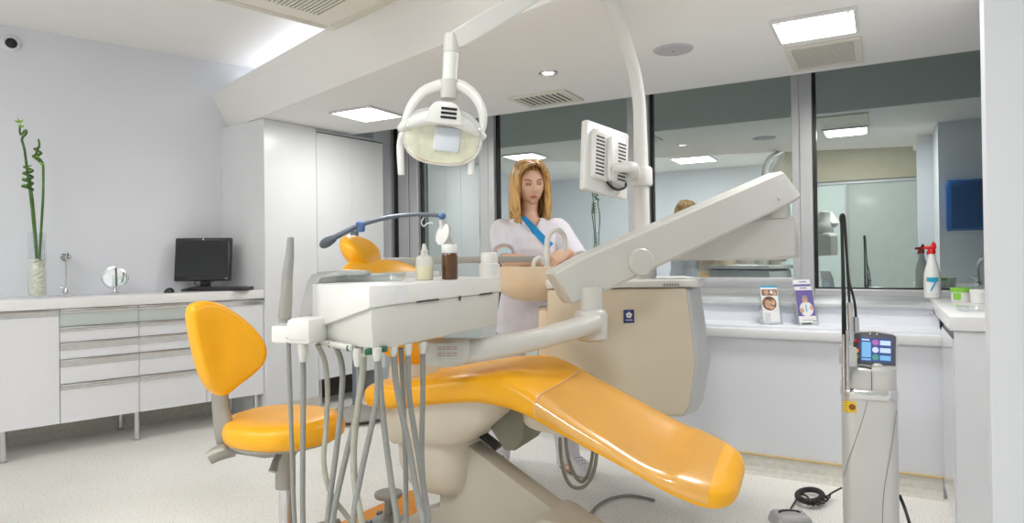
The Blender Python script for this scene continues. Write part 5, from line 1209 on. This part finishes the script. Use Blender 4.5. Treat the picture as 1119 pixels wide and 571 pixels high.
for i in range(L_*7):
    f_ = i/(L_*7-1)*(L_-1); k = min(int(f_), L_-2); p = main[k].lerp(main[k+1], f_-k); tg = (main[k+1]-main[k]).normalized() if (main[k+1]-main[k]).length > 1e-6 else Vector((1, 0, 0))
    u_ = tg.cross(Vector((0, 0, 1))).normalized(); v_ = u_.cross(tg); a_ = i*1.15
    coil.append(p + u_*.010*math.cos(a_) + v_*.010*math.sin(a_))
b.tube(coil, .0050, 6); b.tube([PZ(905, 541, .03), PZ(911, 537, .04), PZ(920, 532.5, .06)], .0045, 8, smooth=4)
o = obj('coiled_cord', b, BLKRUB, t); o['label'] = 'black coiled cord'

# ------------------------------------------------------------------ counter at the right
cu = thing('counter_unit', 'white base cabinet under the right counter beside the pier', 'cabinet', Vector((.34, 4.0, 0)))
obj('carcass', B().box((.262, 3.245, .0), (.42, 3.90-.09, .868), .001), WHITE, cu, smooth=False)
obj('door', B().box((.250, 3.262, .075), (.261, 3.785, .835), .001), GLOSSW, cu, smooth=False)
obj('end_panel', B().box((.256, 3.225, .0), (.42, 3.244, .872), .001), WHITE, cu, smooth=False)
obj('recess_strip', B().box((.258, 3.26, .838), (.262, 3.80, .868), 0), DGREY, cu, smooth=False)
b = B(); b.prism([(.238, 3.20), (.42, 3.20), (.42, 3.385), (1.0, 3.385), (1.0, YG-.065), (.238, YG-.065)], .876, .934, .003); tag(obj('worktop', b, TOPW), 'white counter slab at the right carrying the spray bottle and tubs', 'counter top')
# spray bottle
p = PZ(1019, 325.5, .9345)
t = thing('spray_bottle', 'white spray bottle with red trigger head and a blue 7 on its label', 'bottle', p)
SB = Matrix.Translation(p) @ Matrix.Rotation(YAW-.50, 4, 'Z')
b = B(SB); b.lathe([(.001, 0), (.036, 0), (.041, .004), (.042, .09), (.040, .135), (.034, .165), (.024, .20), (.017, .235), (.0155, .255), (.001, .256)], seg=32); bd = obj('body', b, PLASTIC, t)
b = B(SB); b.lathe([(.001, .250), (.019, .250), (.020, .268), (.016, .275), (.001, .276)], seg=20).prism([(-.030, .274), (.020, .274), (.024, .290), (.016, .312), (.004, .320), (-.002, .298), (-.034, .294)], -.013, .013, .004, axis='y').tube([(-.030, 0, .284), (-.040, 0, .283)], .007, 10)
b.tube([(-.010, 0, .275), (-.020, 0, .258), (-.018, 0, .243)], [.006, .005, .004], 8, smooth=3)
obj('trigger_head', b, REDC, t)
b = B(SB)
b.loft([[(.0418*math.sin(a_)*s_, -.0418*math.cos(a_)*s_, z) for a_ in [-.75+1.5*k/14 for k in range(15)]] for z, s_ in ((.03, 1.015), (.125, 1.0))], cap=False, closed=False); lb_ = obj('label', b, PAPER, bd)
b = B(SB)
b.loft([[(.0418*math.sin(a_)*s_, -.0418*math.cos(a_)*s_, z) for a_ in [-.72+1.4*k/14 for k in range(15)]] for z, s_ in ((.094, 1.03), (.118, 1.03))], cap=False, closed=False); obj('label_band', b, CYAN, lb_)
glyphs('7', .085, SB @ Matrix.Translation((0, -.0440, .068)) @ Matrix.Rotation(PI/2, 4, 'X'), CYAN, 'number', lb_)
# tubs
def tub(px_, py_, r_, h_, lm, name, label):
    p = PZ(px_, py_, .9345); t = thing(name, label, 'tub', p); M = Matrix.Translation(p)
    bd = obj('body', B(M).lathe([(.001, 0), (r_*.93, 0), (r_*.95, .003), (r_, h_*.7), (.001, h_*.7)], seg=32), PLASTIC, t)
    obj('lid', B(M).lathe([(.001, h_*.68), (r_*1.05, h_*.68), (r_*1.06, h_*.72), (r_*1.05, h_*.98), (r_*.98, h_), (.001, h_)], seg=32), lm, t)
    return t, p, bd, M
t, p, bd, M = tub(1051.5, 329, .050, .072, GREEN, 'plastic_tub', 'small white plastic tub with a green lid on the right counter')
M2 = M @ Matrix.Rotation(YAW-.45, 4, 'Z')
b = B(M2); b.loft([[(.0505*math.sin(a_), -.0505*math.cos(a_), z) for a_ in [-1.0+.75*k/8 for k in range(9)]] for z in (.010, .044)], cap=False, closed=False); obj('green_label', b, GREEN, bd)
tub(1072, 331, .046, .070, PLASTIC, 'plastic_tub', 'small all white plastic tub beside the pier on the right counter')
p = PZ(1062, 340, .9345); t = thing('glass_dish', 'low clear round dish at the front of the right counter', 'dish', p); obj('bowl', B(Matrix.Translation(p)).lathe([(.001, 0), (.045, 0), (.060, .012), (.064, .022), (.060, .022), (.044, .005), (.001, .004)], seg=32), CLEAR, t)
# tap and blue dispenser by the niche, which the panes show
t = thing('sink_tap', 'chrome swan neck tap on the right counter behind the pier', 'tap', Vector((.66, 3.62, .9345)))
b = B(Matrix.Translation((.66, 3.62, .9345))); b.lathe([(.001, 0), (.026, 0), (.024, .02), (.016, .03), (.001, .03)], seg=20).tube([(0, 0, .02), (0, 0, .15), (.02, .03, .20), (.06, .08, .20), (.075, .10, .16)], .011, 12, smooth=6); obj('spout', b, CHROME, t)
b = B(Matrix.Translation((.66, 3.62, .9345))); b.tube([(-.01, 0, .045), (-.06, .01, .075)], [.008, .006], 8); obj('lever', b, CHROME, t)
t = thing('paper_towel_dispenser', 'blue wall dispenser mirrored in the right window', 'dispenser', Vector((.605, 3.381, 1.36)))
DM = Matrix.Translation((.605, 3.381, 1.36))
b = B(DM); b.loft([[(x*s_, y_, z) for x, y_ in ((-.135, 0), (.135, 0), (.135, .10*d_), (.10, .12*d_), (-.10, .12*d_), (-.135, .10*d_))] for z, s_, d_ in ((.0, .96, .9), (.02, 1, 1), (.36, 1, 1), (.40, .98, .9), (.415, .92, .7))], bevel=.004); bd = obj('housing', b, BLUEL, t)
b = B(DM); b.tube([(.07, .123, .40), (.072, .124, .20), (.06, .124, .10), (.05, .124, .06)], .003, 6, smooth=4); obj('cover_seam', b, NAVY, bd)
b = B(DM); b.loft([[(.11*math.cos(a_), .06+.045*math.sin(a_), z) for a_ in [2*PI*k/24 for k in range(24)]] for z in (-.008, .004)]); obj('towel_slot', b, PAPER, t)

# ------------------------------------------------------------------ leaflet holders on the ledge
def holder(px_, py_, yaw, label, cards):
    p = PZ(px_, py_, .788); t = thing('leaflet_holder', label, 'leaflet holder', p, 'leaflet holders on the ledge')
    LM_ = Matrix.Translation(p) @ Matrix.Rotation(yaw, 4, 'Z')
    tl = LM_ @ Matrix.Rotation(math.radians(-13), 4, 'X')
    b = B(tl); b.box((-.056, .030, 0), (.056, .033, .20), .001); obj('back_plate', b, CLEARP, t, smooth=False)
    b = B(tl); b.box((-.056, -.004, .002), (.056, -.001, .030), .001); obj('front_plate', b, CLEARP, t, smooth=False)
    b = B(tl); b.box((-.058, -.004, 0), (-.055, .033, .10), .0005); obj('side_plate', b, CLEARP, t, smooth=False)
    b = B(tl); b.box((.055, -.004, 0), (.058, .033, .10), .0005); obj('side_plate', b, CLEARP, t, smooth=False)
    b = B(LM_); b.box((-.056, -.03, 0), (.056, .085, .003), .0005); obj('foot_plate', b, CLEARP, t, smooth=False)
    for fn in cards: fn(tl, p)
hy = YAW+.12
def card(tl, p, label, x0, y, z0, z1, m, build, rot=0.):
    t = thing('leaflet', label, 'leaflet', p); M = tl @ Matrix.Translation((x0, y, 0)) @ Matrix.Rotation(rot, 4, 'Y')
    o = obj('sheet', B(M).box((-.050, 0, z0), (.050, .004, z1), .0004), m, t, smooth=False)
    build(M, t, z0, z1); return t
def blob(M, t, x, z, rx, rz, m, name, lay=0):
    b = B(M @ Matrix.Translation((x, -.0004-lay*.0005, z)) @ Matrix.Rotation(PI/2, 4, 'X')); b.loft([[(rx*math.cos(a_), rz*math.sin(a_), h) for a_ in [2*PI*k/24 for k in range(24)]] for h in (0, .0006)]); obj(name, b, m, t, smooth=False)
def rect(M, t, x0, x1, z0, z1, m, name, lay=0): obj(name, B(M).box((x0, -.0009-lay*.0005, z0), (x1, -.0001, z1), 0), m, t, smooth=False)
def teeth_front(M, t, z0, z1):
    blob(M, t, -.006, .134, .042, .040, BROWNP, 'round_photo'); blob(M, t, -.016, .130, .018, .022, SKINP, 'portrait', 1); blob(M, t, .016, .138, .013, .016, SKINP, 'portrait', 1); blob(M, t, .004, .110, .018, .009, SKINP, 'portrait', 1)
    rect(M, t, -.045, .045, .020, .088, PAPER, 'text_panel')
    for k in range(6): rect(M, t, -.040+k*.006, -.038+k*.006, .03, .08, mat_txt, 'print_line', 1)
    rect(M, t, -.02, .045, .008, .014, INK, 'print_line', 1)
def photo_back(M, t, z0, z1):
    rect(M, t, -.045, .046, .150, .214, BROWNP, 'photo'); blob(M, t, -.018, .197, .015, .014, SKINP, 'portrait', 1); blob(M, t, .030, .194, .012, .015, SKINP, 'portrait', 1); rect(M, t, .004, .018, .190, .209, PAPER, 'white_print', 1)  # small white patch is part of the printed picture
def none(M, t, z0, z1): rect(M, t, -.045, .045, z1-.014, z1-.008, CYAN, 'print_line')
mat_txt = mat('grey_print', (.45, .45, .46), .5)
def portrait(M, t, z0, z1):
    rect(M, t, -.05, .05, .062, z1-.022, PURPLE, 'photo'); blob(M, t, .0, .158, .016, .021, SKINP, 'face', 1); blob(M, t, .0, .172, .015, .009, mat('grey_hair_print', (.35, .30, .27), .5), 'hair', 2)
    blob(M, t, .002, .105, .040, .040, PAPER, 'white_coat', 1); blob(M, t, -.026, .098, .011, .016, SKINP, 'hand', 2); blob(M, t, .032, .112, .010, .014, SKINP, 'hand', 2); rect(M, t, -.002, .004, .09, .128, CYAN, 'tie', 2)
    rect(M, t, -.05, .05, z0, .066, PAPER, 'text_panel', 1); rect(M, t, -.038, .020, .020, .028, INK, 'print_line', 2); rect(M, t, -.03, .03, .042, .046, mat_txt, 'print_line', 2); rect(M, t, .030, .048, .036, .040, INK, 'print_line', 2); rect(M, t, -.02, .02, z1-.012, z1-.007, PURPLE, 'print_line')
def vio_back(M, t, z0, z1):
    rect(M, t, -.05, .05, z0, z1-.026, PURPLE, 'photo'); rect(M, t, -.015, .028, z1-.015, z1-.010, PURPLE, 'print_line')
holder(845.5, 357, hy, 'clear leaflet holder with brown photo leaflets on the ledge', [
    lambda tl, p: card(tl, p, 'blue edged leaflet at the back of the left holder', .008, .022, .02, .238, CYAN, none, .03),
    lambda tl, p: card(tl, p, 'white leaflet with brown photo, middle of the left holder', .002, .012, .02, .226, PAPER, photo_back, .02),
    lambda tl, p: card(tl, p, 'white leaflet with round photo at the front of the left holder', -.004, .003, .006, .178, PAPER, teeth_front, .03)])
holder(884.5, 358, hy, 'clear leaflet holder with violet portrait leaflets near the right window', [
    lambda tl, p: card(tl, p, 'violet leaflet standing tall at the back of the right holder', .001, .016, .03, .272, PAPER, vio_back, 0),
    lambda tl, p: card(tl, p, 'violet leaflet with a portrait at the front of the right holder', -.001, .004, .012, .232, PAPER, portrait, 0)])
